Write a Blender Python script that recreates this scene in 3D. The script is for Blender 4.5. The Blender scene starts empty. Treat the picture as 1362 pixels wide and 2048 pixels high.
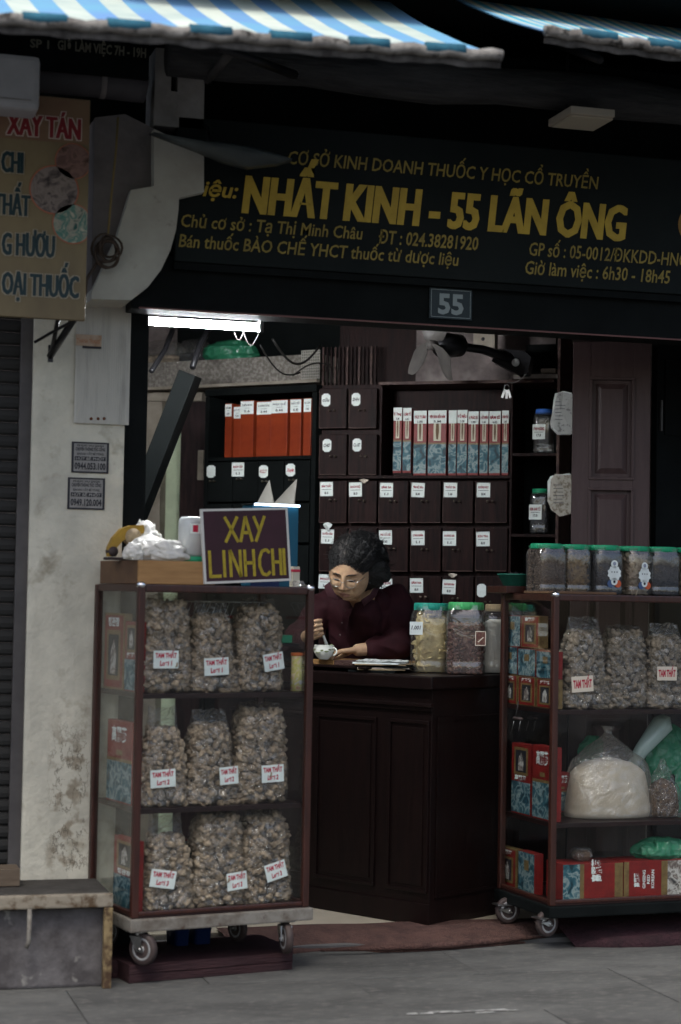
import bpy, bmesh, math, random
import numpy as np
from mathutils import Vector, Matrix, noise
random.seed(7)
R_ = math.radians
C = bpy.context.scene
COL = C.collection

# ---------------------------------------------------------------- camera
YAW, PITCH, ROLL, FPX = R_(16), math.atan(166/3800), 0.018, 3800.0
CAMP = Vector((-1.93, -6.73, 1.36))
F0 = Vector((math.sin(YAW), math.cos(YAW), 0)); RR = Vector((math.cos(YAW), -math.sin(YAW), 0)); ZZ = Vector((0, 0, 1))
FF = F0*math.cos(PITCH) + ZZ*math.sin(PITCH); UU = ZZ*math.cos(PITCH) - F0*math.sin(PITCH)
xc = RR*math.cos(ROLL) + UU*math.sin(ROLL); yc = -RR*math.sin(ROLL) + UU*math.cos(ROLL)
cd = bpy.data.cameras.new('camera'); cam = bpy.data.objects.new('camera', cd); COL.objects.link(cam); C.camera = cam
cam.matrix_world = Matrix(((xc.x, yc.x, -FF.x, CAMP.x), (xc.y, yc.y, -FF.y, CAMP.y), (xc.z, yc.z, -FF.z, CAMP.z), (0, 0, 0, 1)))
cd.sensor_fit = 'VERTICAL'; cd.sensor_height = 36; cd.lens = 36*FPX/2048; cd.clip_end = 500; cd.clip_start = 0.1
cd.dof.use_dof = True; cd.dof.focus_distance = 7.95; cd.dof.aperture_fstop = 2.0
# ---------------------------------------------------------------- sky, sun, exposure
SUN_EL, SUN_AZ = 60, 205
w = bpy.data.worlds.new('World'); C.world = w; w.use_nodes = True
nt = w.node_tree; sky = nt.nodes.new('ShaderNodeTexSky'); sky.sky_type = 'NISHITA'; sky.sun_disc = False
sky.sun_elevation = R_(SUN_EL); sky.sun_rotation = R_(SUN_AZ); sky.air_density = 1.0; sky.dust_density = 4.0; sky.ozone_density = 1.0
nt.links.new(sky.outputs[0], nt.nodes['Background'].inputs[0]); nt.nodes['Background'].inputs[1].default_value = 0.14
sl = bpy.data.lights.new('sun', 'SUN'); sl.energy = 1.2; sl.angle = R_(18); sl.color = (.98, .98, .93)
so = bpy.data.objects.new('sun', sl); COL.objects.link(so)
az = R_(SUN_AZ); sd = Vector((math.sin(az)*math.cos(R_(SUN_EL)), math.cos(az)*math.cos(R_(SUN_EL)), math.sin(R_(SUN_EL))))
so.rotation_euler = sd.to_track_quat('Z', 'Y').to_euler()
C.view_settings.view_transform = 'Standard'; C.view_settings.look = 'None'; C.view_settings.exposure = 0.75; C.view_settings.gamma = 1
C.view_settings.use_curve_mapping = False
C.render.engine = 'CYCLES'

# ---------------------------------------------------------------- projection helpers
def ray(x, y):
    u, v = (x-681)/FPX, (1024-y)/FPX
    up = u*math.cos(ROLL) - v*math.sin(ROLL); vp = u*math.sin(ROLL) + v*math.cos(ROLL)
    return FF + up*RR + vp*UU
def PT(x, y, t):
    r = ray(x, y); return CAMP + r*(t/(r.dot(F0)))
class Fr:
    def __init__(s, o, yaw):
        s.o = Vector((o[0], o[1], 0)); s.yaw = R_(yaw)
        s.ax = Vector((math.cos(s.yaw), math.sin(s.yaw), 0)); s.ay = Vector((-math.sin(s.yaw), math.cos(s.yaw), 0))
    def loc(s, p):
        d = Vector(p)-s.o; return Vector((d.dot(s.ax), d.dot(s.ay), d.z))
    def on(s, x, y, yl=0.0):
        r = ray(x, y); t = (yl - (CAMP-s.o).dot(s.ay))/r.dot(s.ay); p = s.loc(CAMP+r*t); return p.x, p.z
    def side(s, x, y, xl=0.0):
        r = ray(x, y); t = (xl - (CAMP-s.o).dot(s.ax))/r.dot(s.ax); p = s.loc(CAMP+r*t); return p.y, p.z
    def flat(s, x, y, z):
        r = ray(x, y); t = (z-CAMP.z)/r.z; p = s.loc(CAMP+r*t); return p.x, p.y
    def w(s, x, y, z=0): return s.o + s.ax*x + s.ay*y + ZZ*z
W0 = Fr((0, 0), 0)

# ---------------------------------------------------------------- materials
def N(nt, t, **k):
    n = nt.nodes.new(t)
    for a, b in k.items(): setattr(n, a, b)
    return n
def mat(name, c, rough=.6, metal=0, c2=None, sc=8, amt=(.35, .65), bump=0, bsc=40, detail=4, spec=.22, stretch=None, c3=None, sc3=3, amt3=(.55, .7), coat=0, sub=0):
    m = bpy.data.materials.new(name); m.use_nodes = True; nt = m.node_tree; b = nt.nodes['Principled BSDF']
    b.inputs['Base Color'].default_value = (*c, 1); b.inputs['Roughness'].default_value = rough; b.inputs['Metallic'].default_value = metal
    b.inputs['Specular IOR Level'].default_value = spec; b.inputs['Coat Weight'].default_value = coat
    if sub: b.inputs['Subsurface Weight'].default_value = sub; b.inputs['Subsurface Radius'].default_value = (.02, .008, .004); b.inputs['Subsurface Scale'].default_value = .5
    tc = N(nt, 'ShaderNodeTexCoord'); mp = N(nt, 'ShaderNodeMapping'); nt.links.new(tc.outputs['Object'], mp.inputs[0])
    if stretch: mp.inputs['Scale'].default_value = stretch
    cur = None
    def layer(prev, colr, s, am):
        n = N(nt, 'ShaderNodeTexNoise'); n.inputs['Scale'].default_value = s; n.inputs['Detail'].default_value = detail; n.inputs['Roughness'].default_value = .65
        nt.links.new(mp.outputs[0], n.inputs['Vector'])
        mr = N(nt, 'ShaderNodeMapRange'); mr.inputs['From Min'].default_value = am[0]; mr.inputs['From Max'].default_value = am[1]
        nt.links.new(n.outputs['Fac'], mr.inputs['Value'])
        mx = N(nt, 'ShaderNodeMix', data_type='RGBA'); nt.links.new(mr.outputs[0], mx.inputs['Factor'])
        if prev is None: mx.inputs['A'].default_value = (*c, 1)
        else: nt.links.new(prev, mx.inputs['A'])
        mx.inputs['B'].default_value = (*colr, 1)
        return mx.outputs['Result']
    if c2: cur = layer(None, c2, sc, amt)
    if c3: cur = layer(cur, c3, sc3, amt3)
    if cur: nt.links.new(cur, b.inputs['Base Color'])
    if bump:
        n = N(nt, 'ShaderNodeTexNoise'); n.inputs['Scale'].default_value = bsc; n.inputs['Detail'].default_value = 5
        nt.links.new(mp.outputs[0], n.inputs['Vector'])
        bp = N(nt, 'ShaderNodeBump'); bp.inputs['Strength'].default_value = min(1, bump); bp.inputs['Distance'].default_value = .01*max(1, bump)
        nt.links.new(n.outputs['Fac'], bp.inputs['Height']); nt.links.new(bp.outputs[0], b.inputs['Normal'])
    return m
def film(name, tint=(.95, .97, .96), gloss=.12, rough=.08, bump=0, bsc=12, haze=0.0, fr=.4):
    m = bpy.data.materials.new(name); m.use_nodes = True; nt = m.node_tree; nt.nodes.clear()
    o = N(nt, 'ShaderNodeOutputMaterial'); tr = N(nt, 'ShaderNodeBsdfTransparent'); tr.inputs[0].default_value = (*tint, 1)
    gl = N(nt, 'ShaderNodeBsdfGlossy'); gl.inputs['Roughness'].default_value = rough; gl.inputs[0].default_value = (1, 1, 1, 1)
    lw = N(nt, 'ShaderNodeLayerWeight'); lw.inputs[0].default_value = .25
    ma = N(nt, 'ShaderNodeMath', operation='MULTIPLY_ADD'); ma.inputs[1].default_value = fr; ma.inputs[2].default_value = gloss*.35
    nt.links.new(lw.outputs['Fresnel'], ma.inputs[0])
    mx = N(nt, 'ShaderNodeMixShader'); nt.links.new(ma.outputs[0], mx.inputs[0]); nt.links.new(tr.outputs[0], mx.inputs[1]); nt.links.new(gl.outputs[0], mx.inputs[2])
    last = mx
    if haze:
        df = N(nt, 'ShaderNodeBsdfDiffuse'); df.inputs[0].default_value = (*tint, 1)
        m2 = N(nt, 'ShaderNodeMixShader'); m2.inputs[0].default_value = haze
        nt.links.new(mx.outputs[0], m2.inputs[1]); nt.links.new(df.outputs[0], m2.inputs[2]); last = m2
    if bump:
        tc = N(nt, 'ShaderNodeTexCoord'); n = N(nt, 'ShaderNodeTexNoise'); n.inputs['Scale'].default_value = bsc; n.inputs['Detail'].default_value = 3; n.inputs['Distortion'].default_value = 1.5
        nt.links.new(tc.outputs['Object'], n.inputs['Vector'])
        bp = N(nt, 'ShaderNodeBump'); bp.inputs['Strength'].default_value = min(1, bump); bp.inputs['Distance'].default_value = .04
        nt.links.new(n.outputs['Fac'], bp.inputs['Height'])
        nt.links.new(bp.outputs[0], gl.inputs['Normal']); nt.links.new(bp.outputs[0], lw.inputs['Normal'])
    nt.links.new(last.outputs[0], o.inputs[0]); return m
def emit(name, c, s):
    m = bpy.data.materials.new(name); m.use_nodes = True; b = m.node_tree.nodes['Principled BSDF']
    b.inputs['Emission Color'].default_value = (*c, 1); b.inputs['Emission Strength'].default_value = s; b.inputs['Base Color'].default_value = (.8, .8, .8, 1)
    return m
def plaster(name):
    m = mat(name, (.52, .50, .41), .9, c2=(.35, .34, .285), sc=5, amt=(.35, .75), c3=(.22, .195, .14), sc3=6, amt3=(.56, .74), bump=.5, bsc=35)
    nt = m.node_tree; b = nt.nodes['Principled BSDF']; src = b.inputs['Base Color'].links[0].from_socket
    tc = N(nt, 'ShaderNodeTexCoord')
    # fine dark cracks and flaked paint, denser low on the pillar
    mp = N(nt, 'ShaderNodeMapping'); mp.inputs['Scale'].default_value = (1, 1, .45); nt.links.new(tc.outputs['Object'], mp.inputs[0])
    n = N(nt, 'ShaderNodeTexNoise'); n.inputs['Scale'].default_value = 11; n.inputs['Detail'].default_value = 7; n.inputs['Roughness'].default_value = .7; nt.links.new(mp.outputs[0], n.inputs['Vector'])
    sub = N(nt, 'ShaderNodeMath', operation='SUBTRACT'); sub.inputs[1].default_value = .5; nt.links.new(n.outputs['Fac'], sub.inputs[0])
    ab = N(nt, 'ShaderNodeMath', operation='ABSOLUTE'); nt.links.new(sub.outputs[0], ab.inputs[0])
    mr = N(nt, 'ShaderNodeMapRange'); mr.inputs['From Min'].default_value = .004; mr.inputs['From Max'].default_value = .014; mr.inputs['To Min'].default_value = 1; mr.inputs['To Max'].default_value = 0
    nt.links.new(ab.outputs[0], mr.inputs['Value'])
    sp = N(nt, 'ShaderNodeSeparateXYZ'); nt.links.new(tc.outputs['Object'], sp.inputs[0])
    mz = N(nt, 'ShaderNodeMapRange'); mz.inputs['From Min'].default_value = .95; mz.inputs['From Max'].default_value = .75; nt.links.new(sp.outputs['Z'], mz.inputs['Value'])
    # a wandering vertical column of damage
    wx = N(nt, 'ShaderNodeMapRange'); wx.inputs['From Min'].default_value = .09; wx.inputs['From Max'].default_value = .05
    ax = N(nt, 'ShaderNodeMath', operation='SUBTRACT'); ax.inputs[1].default_value = .17; nt.links.new(sp.outputs['X'], ax.inputs[0])
    ax2 = N(nt, 'ShaderNodeMath', operation='ABSOLUTE'); nt.links.new(ax.outputs[0], ax2.inputs[0]); nt.links.new(ax2.outputs[0], wx.inputs['Value'])
    n2 = N(nt, 'ShaderNodeTexNoise'); n2.inputs['Scale'].default_value = 14; n2.inputs['Detail'].default_value = 5; nt.links.new(tc.outputs['Object'], n2.inputs['Vector'])
    m1 = N(nt, 'ShaderNodeMath', operation='MULTIPLY'); nt.links.new(mz.outputs[0], m1.inputs[0]); nt.links.new(wx.outputs[0], m1.inputs[1])
    r2 = N(nt, 'ShaderNodeMapRange'); r2.inputs['From Min'].default_value = .52; r2.inputs['From Max'].default_value = .60; nt.links.new(n2.outputs['Fac'], r2.inputs['Value'])
    m3 = N(nt, 'ShaderNodeMath', operation='MULTIPLY'); nt.links.new(r2.outputs[0], m3.inputs[0]); nt.links.new(m1.outputs[0], m3.inputs[1])
    mx = N(nt, 'ShaderNodeMix', data_type='RGBA'); nt.links.new(m3.outputs[0], mx.inputs['Factor']); nt.links.new(src, mx.inputs['A']); mx.inputs['B'].default_value = (.25, .22, .165, 1)
    m4 = N(nt, 'ShaderNodeMath', operation='MULTIPLY'); nt.links.new(mr.outputs[0], m4.inputs[0])
    m5 = N(nt, 'ShaderNodeMath', operation='MULTIPLY_ADD'); m5.inputs[1].default_value = .75; m5.inputs[2].default_value = .0; nt.links.new(m1.outputs[0], m5.inputs[0]); nt.links.new(m5.outputs[0], m4.inputs[1])
    mx2 = N(nt, 'ShaderNodeMix', data_type='RGBA'); nt.links.new(m4.outputs[0], mx2.inputs['Factor']); nt.links.new(mx.outputs['Result'], mx2.inputs['A']); mx2.inputs['B'].default_value = (.07, .06, .045, 1)
    nt.links.new(mx2.outputs['Result'], b.inputs['Base Color']); return m
def painting(name, cols, sc=30):
    """flat printed picture: blotches of several inks"""
    m = bpy.data.materials.new(name); m.use_nodes = True; nt = m.node_tree; b = nt.nodes['Principled BSDF']; b.inputs['Roughness'].default_value = .45; b.inputs['Specular IOR Level'].default_value = .15
    tc = N(nt, 'ShaderNodeTexCoord'); oi = N(nt, 'ShaderNodeObjectInfo')
    ad = N(nt, 'ShaderNodeVectorMath', operation='ADD'); nt.links.new(tc.outputs['Object'], ad.inputs[0]); nt.links.new(oi.outputs['Random'], ad.inputs[1])
    n = N(nt, 'ShaderNodeTexNoise'); n.inputs['Scale'].default_value = sc; n.inputs['Detail'].default_value = 6; n.inputs['Distortion'].default_value = .7; nt.links.new(ad.outputs[0], n.inputs['Vector'])
    r = N(nt, 'ShaderNodeValToRGB'); nt.links.new(n.outputs['Fac'], r.inputs[0]); e = r.color_ramp.elements
    k = len(cols)
    e[0].position = .33; e[0].color = (*cols[0], 1); e[1].position = .67; e[1].color = (*cols[-1], 1)
    for i in range(1, k-1):
        q = e.new(.33+.34*i/(k-1)); q.color = (*cols[i], 1)
    nt.links.new(r.outputs[0], b.inputs['Base Color']); return m

M = {}
M['plaster'] = plaster('stained_plaster')
M['plaster2'] = mat('grey_plaster', (.30, .29, .27), .9, c2=(.20, .19, .175), sc=6, bump=.4)
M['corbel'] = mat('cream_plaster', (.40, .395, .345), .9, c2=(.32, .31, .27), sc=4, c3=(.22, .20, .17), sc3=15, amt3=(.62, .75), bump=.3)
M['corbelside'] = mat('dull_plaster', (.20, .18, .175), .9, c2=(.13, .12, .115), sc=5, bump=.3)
M['panel'] = mat('ribbed_white_panel', (.44, .43, .385), .7, c2=(.30, .29, .26), sc=6, amt=(.5, .8), stretch=(6, 1, .6))
M['black'] = mat('black_paint', (.0035, .0046, .0046), .65, c2=(.006, .0075, .0075), sc=5, bump=.1, spec=.06)
M['signblack'] = mat('sign_black', (.0055, .0085, .0085), .6, c2=(.009, .012, .0115), sc=3, bump=.06, spec=.1)
M['gold'] = mat('gold_paint', (.46, .32, .045), .55, c2=(.32, .22, .035), sc=14, amt=(.4, .8))
M['gold2'] = mat('faded_gold_paint', (.26, .195, .045), .6, c2=(.14, .105, .03), sc=18, amt=(.4, .8))
M['darkwood'] = mat('dark_wood', (.008, .004, .005), .45, c2=(.030, .015, .015), sc=6, stretch=(8, 8, .8), bump=.15, bsc=30)
M['counterwood'] = mat('counter_wood', (.005, .0025, .0025), .38, c2=(.009, .004, .0035), sc=6, stretch=(8, 8, .8), bump=.12, bsc=30)
M['drawerwood'] = mat('drawer_wood', (.0055, .003, .003), .5, c2=(.020, .008, .007), sc=9, stretch=(9, 9, .7), bump=.2, bsc=25, spec=.08)
M['edgewood'] = mat('worn_drawer_edge', (.03, .014, .014), .5, c2=(.085, .05, .04), sc=30, spec=.15)
M['doorwood'] = mat('door_wood', (.050, .030, .030), .42, c2=(.064, .041, .040), sc=4, stretch=(8, 8, .8), bump=.1, bsc=30)
M['cabwood'] = mat('red_brown_wood', (.046, .015, .010), .34, c2=(.024, .009, .007), sc=6, stretch=(10, 10, 1), bump=.15, spec=.4)
M['cabdark'] = mat('cabinet_dark_wood', (.018, .008, .007), .4, c2=(.012, .006, .006), sc=8, stretch=(1, 8, 8), bump=.1)
M['pine'] = mat('honey_wood', (.34, .19, .075), .5, c2=(.24, .13, .05), sc=5, stretch=(1, 6, 12), bump=.1)
M['pineend'] = mat('brown_wood_end', (.13, .075, .04), .6, c2=(.09, .05, .03), sc=9)
M['plank'] = mat('maroon_timber', (.035, .014, .016), .7, c2=(.022, .010, .012), sc=6, stretch=(1, 8, 14), bump=.8, bsc=18)
M['steel'] = mat('steel', (.45, .45, .45), .3, 1, c2=(.3, .3, .29), sc=20)
M['chrome'] = mat('chrome', (.75, .75, .76), .15, 1)
M['rubber'] = mat('rubber', (.035, .025, .025), .6, c2=(.06, .045, .04), sc=20)
M['wheelgrey'] = mat('grey_wheel_rim', (.35, .35, .35), .4, .3, c2=(.2, .2, .2), sc=25)
M['dirtywhite'] = mat('dirty_white_paint', (.17, .16, .14), .7, c2=(.09, .075, .06), sc=12, amt=(.42, .66), c3=(.07, .05, .04), sc3=30, amt3=(.62, .72), bump=.2)
M['concrete'] = mat('stained_concrete', (.115, .108, .108), .9, c2=(.055, .050, .050), sc=7, amt=(.35, .6), c3=(.30, .29, .26), sc3=6, amt3=(.60, .70), bump=.7, bsc=22)
M['pavement'] = mat('grey_paving', (.155, .15, .145), .85, c2=(.105, .10, .10), sc=3.5, amt=(.35, .65), c3=(.20, .195, .185), sc3=18, amt3=(.55, .75), bump=.35, bsc=30, detail=8)
M['ground'] = mat('ground_grey', (.10, .097, .094), .9, c2=(.07, .068, .066), sc=2, bump=.3)
M['floor'] = mat('cream_floor_tile', (.42, .37, .29), .35, c2=(.34, .30, .23), sc=3)
M['mat'] = mat('brown_carpet', (.085, .045, .037), .95, c2=(.050, .027, .023), sc=14, c3=(.10, .058, .046), sc3=60, amt3=(.55, .75), bump=1, bsc=120)
M['matdark'] = mat('maroon_carpet', (.035, .014, .018), .9, c2=(.02, .010, .012), sc=12, bump=1, bsc=80)
M['glass'] = film('cabinet_glass', (.96, .97, .965), .03, .03, haze=.0, fr=.22)
M['bag'] = film('clear_plastic_bag', (.98, .97, .95), .20, .09, bump=1, bsc=20, haze=.015)
M['milky'] = film('milky_plastic_bag', (.84, .80, .74), .25, .10, bump=.7, bsc=12, haze=.08)
M['jar'] = film('clear_plastic_jar', (.93, .95, .94), .22, .08, bump=.15, bsc=9, haze=.02)
M['paper'] = mat('white_paper', (.72, .78, .75), .7, c2=(.62, .67, .64), sc=20)
M['paper2'] = mat('cream_paper', (.66, .58, .48), .8)
M['red'] = mat('red_ink', (.42, .02, .05), .6)
M['maroonink'] = mat('maroon_ink', (.25, .02, .03), .6)
M['ink'] = mat('black_ink', (.02, .02, .025), .6)
M['root'] = mat('dried_root', (.48, .375, .265), .7, c2=(.17, .125, .085), sc=60, amt=(.35, .65), bump=1, bsc=140, c3=(.55, .45, .33), sc3=25, amt3=(.6, .72))
M['root2'] = mat('grey_dried_root', (.36, .29, .215), .75, c2=(.13, .11, .085), sc=45, bump=1, bsc=140, c3=(.38, .35, .30), sc3=25, amt3=(.6, .72))
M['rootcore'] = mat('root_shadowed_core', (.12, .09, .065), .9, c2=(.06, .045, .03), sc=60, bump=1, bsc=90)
M['slice'] = mat('pale_root_slice', (.55, .44, .22), .7, c2=(.38, .28, .13), sc=30, bump=.5)
M['nut'] = mat('dark_red_nut', (.10, .042, .034), .6, c2=(.22, .13, .09), sc=60, amt=(.5, .65))
M['seed'] = mat('brown_seed', (.17, .115, .08), .8, c2=(.09, .06, .045), sc=120, bump=1, bsc=200)
M['bark'] = mat('brown_bark', (.20, .13, .06), .8, c2=(.08, .05, .03), sc=40)
M['mush'] = mat('pale_dried_slice', (.42, .34, .24), .8, c2=(.18, .12, .08), sc=30)
M['blackherb'] = mat('black_herb', (.018, .018, .022), .7, c2=(.035, .035, .04), sc=50, bump=1, bsc=100)
M['greenlid'] = mat('green_plastic_lid', (.02, .30, .145), .4)
M['greenlid2'] = mat('bright_green_lid', (.06, .36, .12), .4)
M['bluelid'] = mat('blue_plastic_lid', (.05, .17, .55), .4)
M['skin'] = mat('skin', (.47, .31, .185), .6, c2=(.35, .215, .13), sc=28, spec=.2, sub=.12, bump=.15, bsc=60)
M['lip'] = mat('lip', (.30, .15, .11), .6)
M['hair'] = mat('black_hair', (.006, .006, .0062), .5, c2=(.015, .0145, .014), sc=60, bump=1, bsc=130, spec=.3)
M['greyhair'] = mat('grey_hair_roots', (.085, .075, .068), .6, c2=(.02, .02, .02), sc=50, stretch=(1, .3, 1), bump=.6, bsc=90)
M['shirt'] = mat('maroon_shirt', (.026, .0035, .006), .85, c2=(.017, .0025, .0045), sc=9, bump=.3, bsc=10)
M['china'] = mat('white_china', (.75, .76, .68), .15)
M['chinagreen'] = mat('green_glaze_pattern', (.16, .19, .09), .3)
M['bluepaint'] = painting('blue_white_picture', [(.012, .03, .04), (.02, .07, .09), (.035, .11, .14), (.24, .30, .29), (.03, .10, .13), (.015, .05, .07)], 24)
M['brownpaint'] = painting('brown_grey_picture', [(.05, .05, .05), (.22, .20, .18), (.50, .48, .44), (.12, .09, .08), (.38, .34, .30)], 26)
M['boxred'] = mat('red_carton', (.20, .014, .012), .45, c2=(.13, .011, .010), sc=14)
M['boxgold'] = mat('gold_carton', (.19, .13, .05), .45, c2=(.12, .075, .03), sc=30)
M['boxorange'] = mat('orange_carton', (.22, .034, .010), .4, c2=(.15, .020, .008), sc=8)
M['boxcream'] = mat('cream_carton', (.5, .47, .36), .5)
M['brownroot'] = mat('printed_root', (.11, .065, .03), .6)
M['granite'] = mat('speckled_render', (.16, .145, .125), .85, c2=(.30, .28, .25), sc=55, amt=(.45, .6), bump=.5, bsc=60, c3=(.08, .07, .06), sc3=4)
M['greywall'] = mat('grey_stained_wall', (.24, .20, .19), .9, c2=(.11, .092, .088), sc=5, c3=(.34, .31, .29), sc3=3, bump=.4)
M['greenwall'] = mat('pale_green_wall', (.68, .78, .56), .8, c2=(.55, .64, .45), sc=8)
M['beige'] = mat('beige_frame', (.36, .32, .26), .7, c2=(.24, .21, .17), sc=9)
M['greybag'] = film('green_plastic_bag', (.05, .30, .16), .3, .2, bump=1, bsc=14, haze=.55)
M['whitebag'] = film('white_plastic_bag', (.78, .76, .70), .35, .2, bump=1, bsc=16, haze=.62)
M['powder'] = mat('white_powder', (.66, .62, .55), .95, c2=(.58, .54, .47), sc=20)
M['tape'] = mat('yellow_plastic', (.32, .19, .02), .4, c2=(.22, .13, .02), sc=14)
M['signpurple'] = mat('plum_sign_board', (.042, .014, .020), .55, c2=(.030, .011, .015), sc=5)
M['yellowpaint'] = mat('yellow_brushed_paint', (.36, .28, .022), .6, c2=(.26, .19, .02), sc=40)
M['blueplastic'] = mat('blue_plastic', (.010, .085, .14), .35)
M['navy'] = mat('navy_plastic', (.015, .03, .10), .4)
M['tan'] = mat('tan_sign_print', (.20, .155, .085), .6, c2=(.13, .10, .06), sc=4, stretch=(1, 1, .5))
M['tanred'] = mat('reddish_sign_print', (.18, .10, .065), .6, c2=(.20, .13, .075), sc=5)
M['signdark'] = mat('dark_teal_print', (.015, .035, .04), .5)
M['signwhite'] = mat('outline_print', (.30, .26, .19), .6)
M['signred'] = mat('dark_red_print', (.20, .02, .025), .5)
M['shutter'] = mat('grey_shutter', (.022, .022, .021), .8, 0, c2=(.014, .014, .013), sc=6)
M['rail'] = mat('grey_rail', (.075, .07, .068), .6, 0, c2=(.045, .042, .042), sc=5)
M['awblue'] = mat('blue_awning_stripe', (.14, .27, .50), .75, c2=(.14, .34, .48), sc=2.5)
M['awwhite'] = mat('white_awning_stripe', (.55, .60, .52), .75, c2=(.38, .46, .42), sc=3)
M['awteal'] = mat('teal_awning_stripe', (.05, .35, .50), .6)
M['awpipe'] = mat('grimy_awning_hem', (.25, .24, .22), .85, c2=(.12, .11, .10), sc=16, c3=(.03, .028, .025), sc3=22, amt3=(.55, .66), bump=.7, bsc=40)
M['awpipeteal'] = mat('teal_hem_stripe', (.03, .13, .19), .85, c2=(.02, .08, .12), sc=20)
M['plate'] = mat('navy_enamel', (.008, .018, .022), .35)
M['plateink'] = mat('pale_enamel', (.20, .24, .24), .4)
M['fan'] = mat('grey_fan_plastic', (.13, .12, .11), .4, c2=(.09, .085, .08), sc=12)
M['darkmetal'] = mat('dark_metal', (.02, .02, .022), .35, .5)
M['lampcream'] = mat('cream_lamp_body', (.36, .32, .26), .5)
M['tarp'] = mat('dark_tarp', (.022, .022, .023), .8, c2=(.04, .04, .04), sc=7, stretch=(1, 6, 6), bump=.8, bsc=14)
M['cable'] = mat('black_cable', (.015, .014, .013), .5)
M['rope'] = mat('yellowed_cord', (.20, .15, .06), .7)
M['pages'] = mat('paper_edges', (.36, .28, .17), .8, c2=(.22, .16, .09), sc=60, stretch=(1, 1, 20))
M['tube'] = emit('fluorescent_tube', (.95, .97, 1.0), 400)
M['led'] = emit('led_strip', (.6, .78, 1.0), 5)
M['glow'] = mat('white_enamel', (.6, .6, .6), .4)
M['wiregrey'] = mat('grey_wire', (.06, .06, .06), .6)

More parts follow.
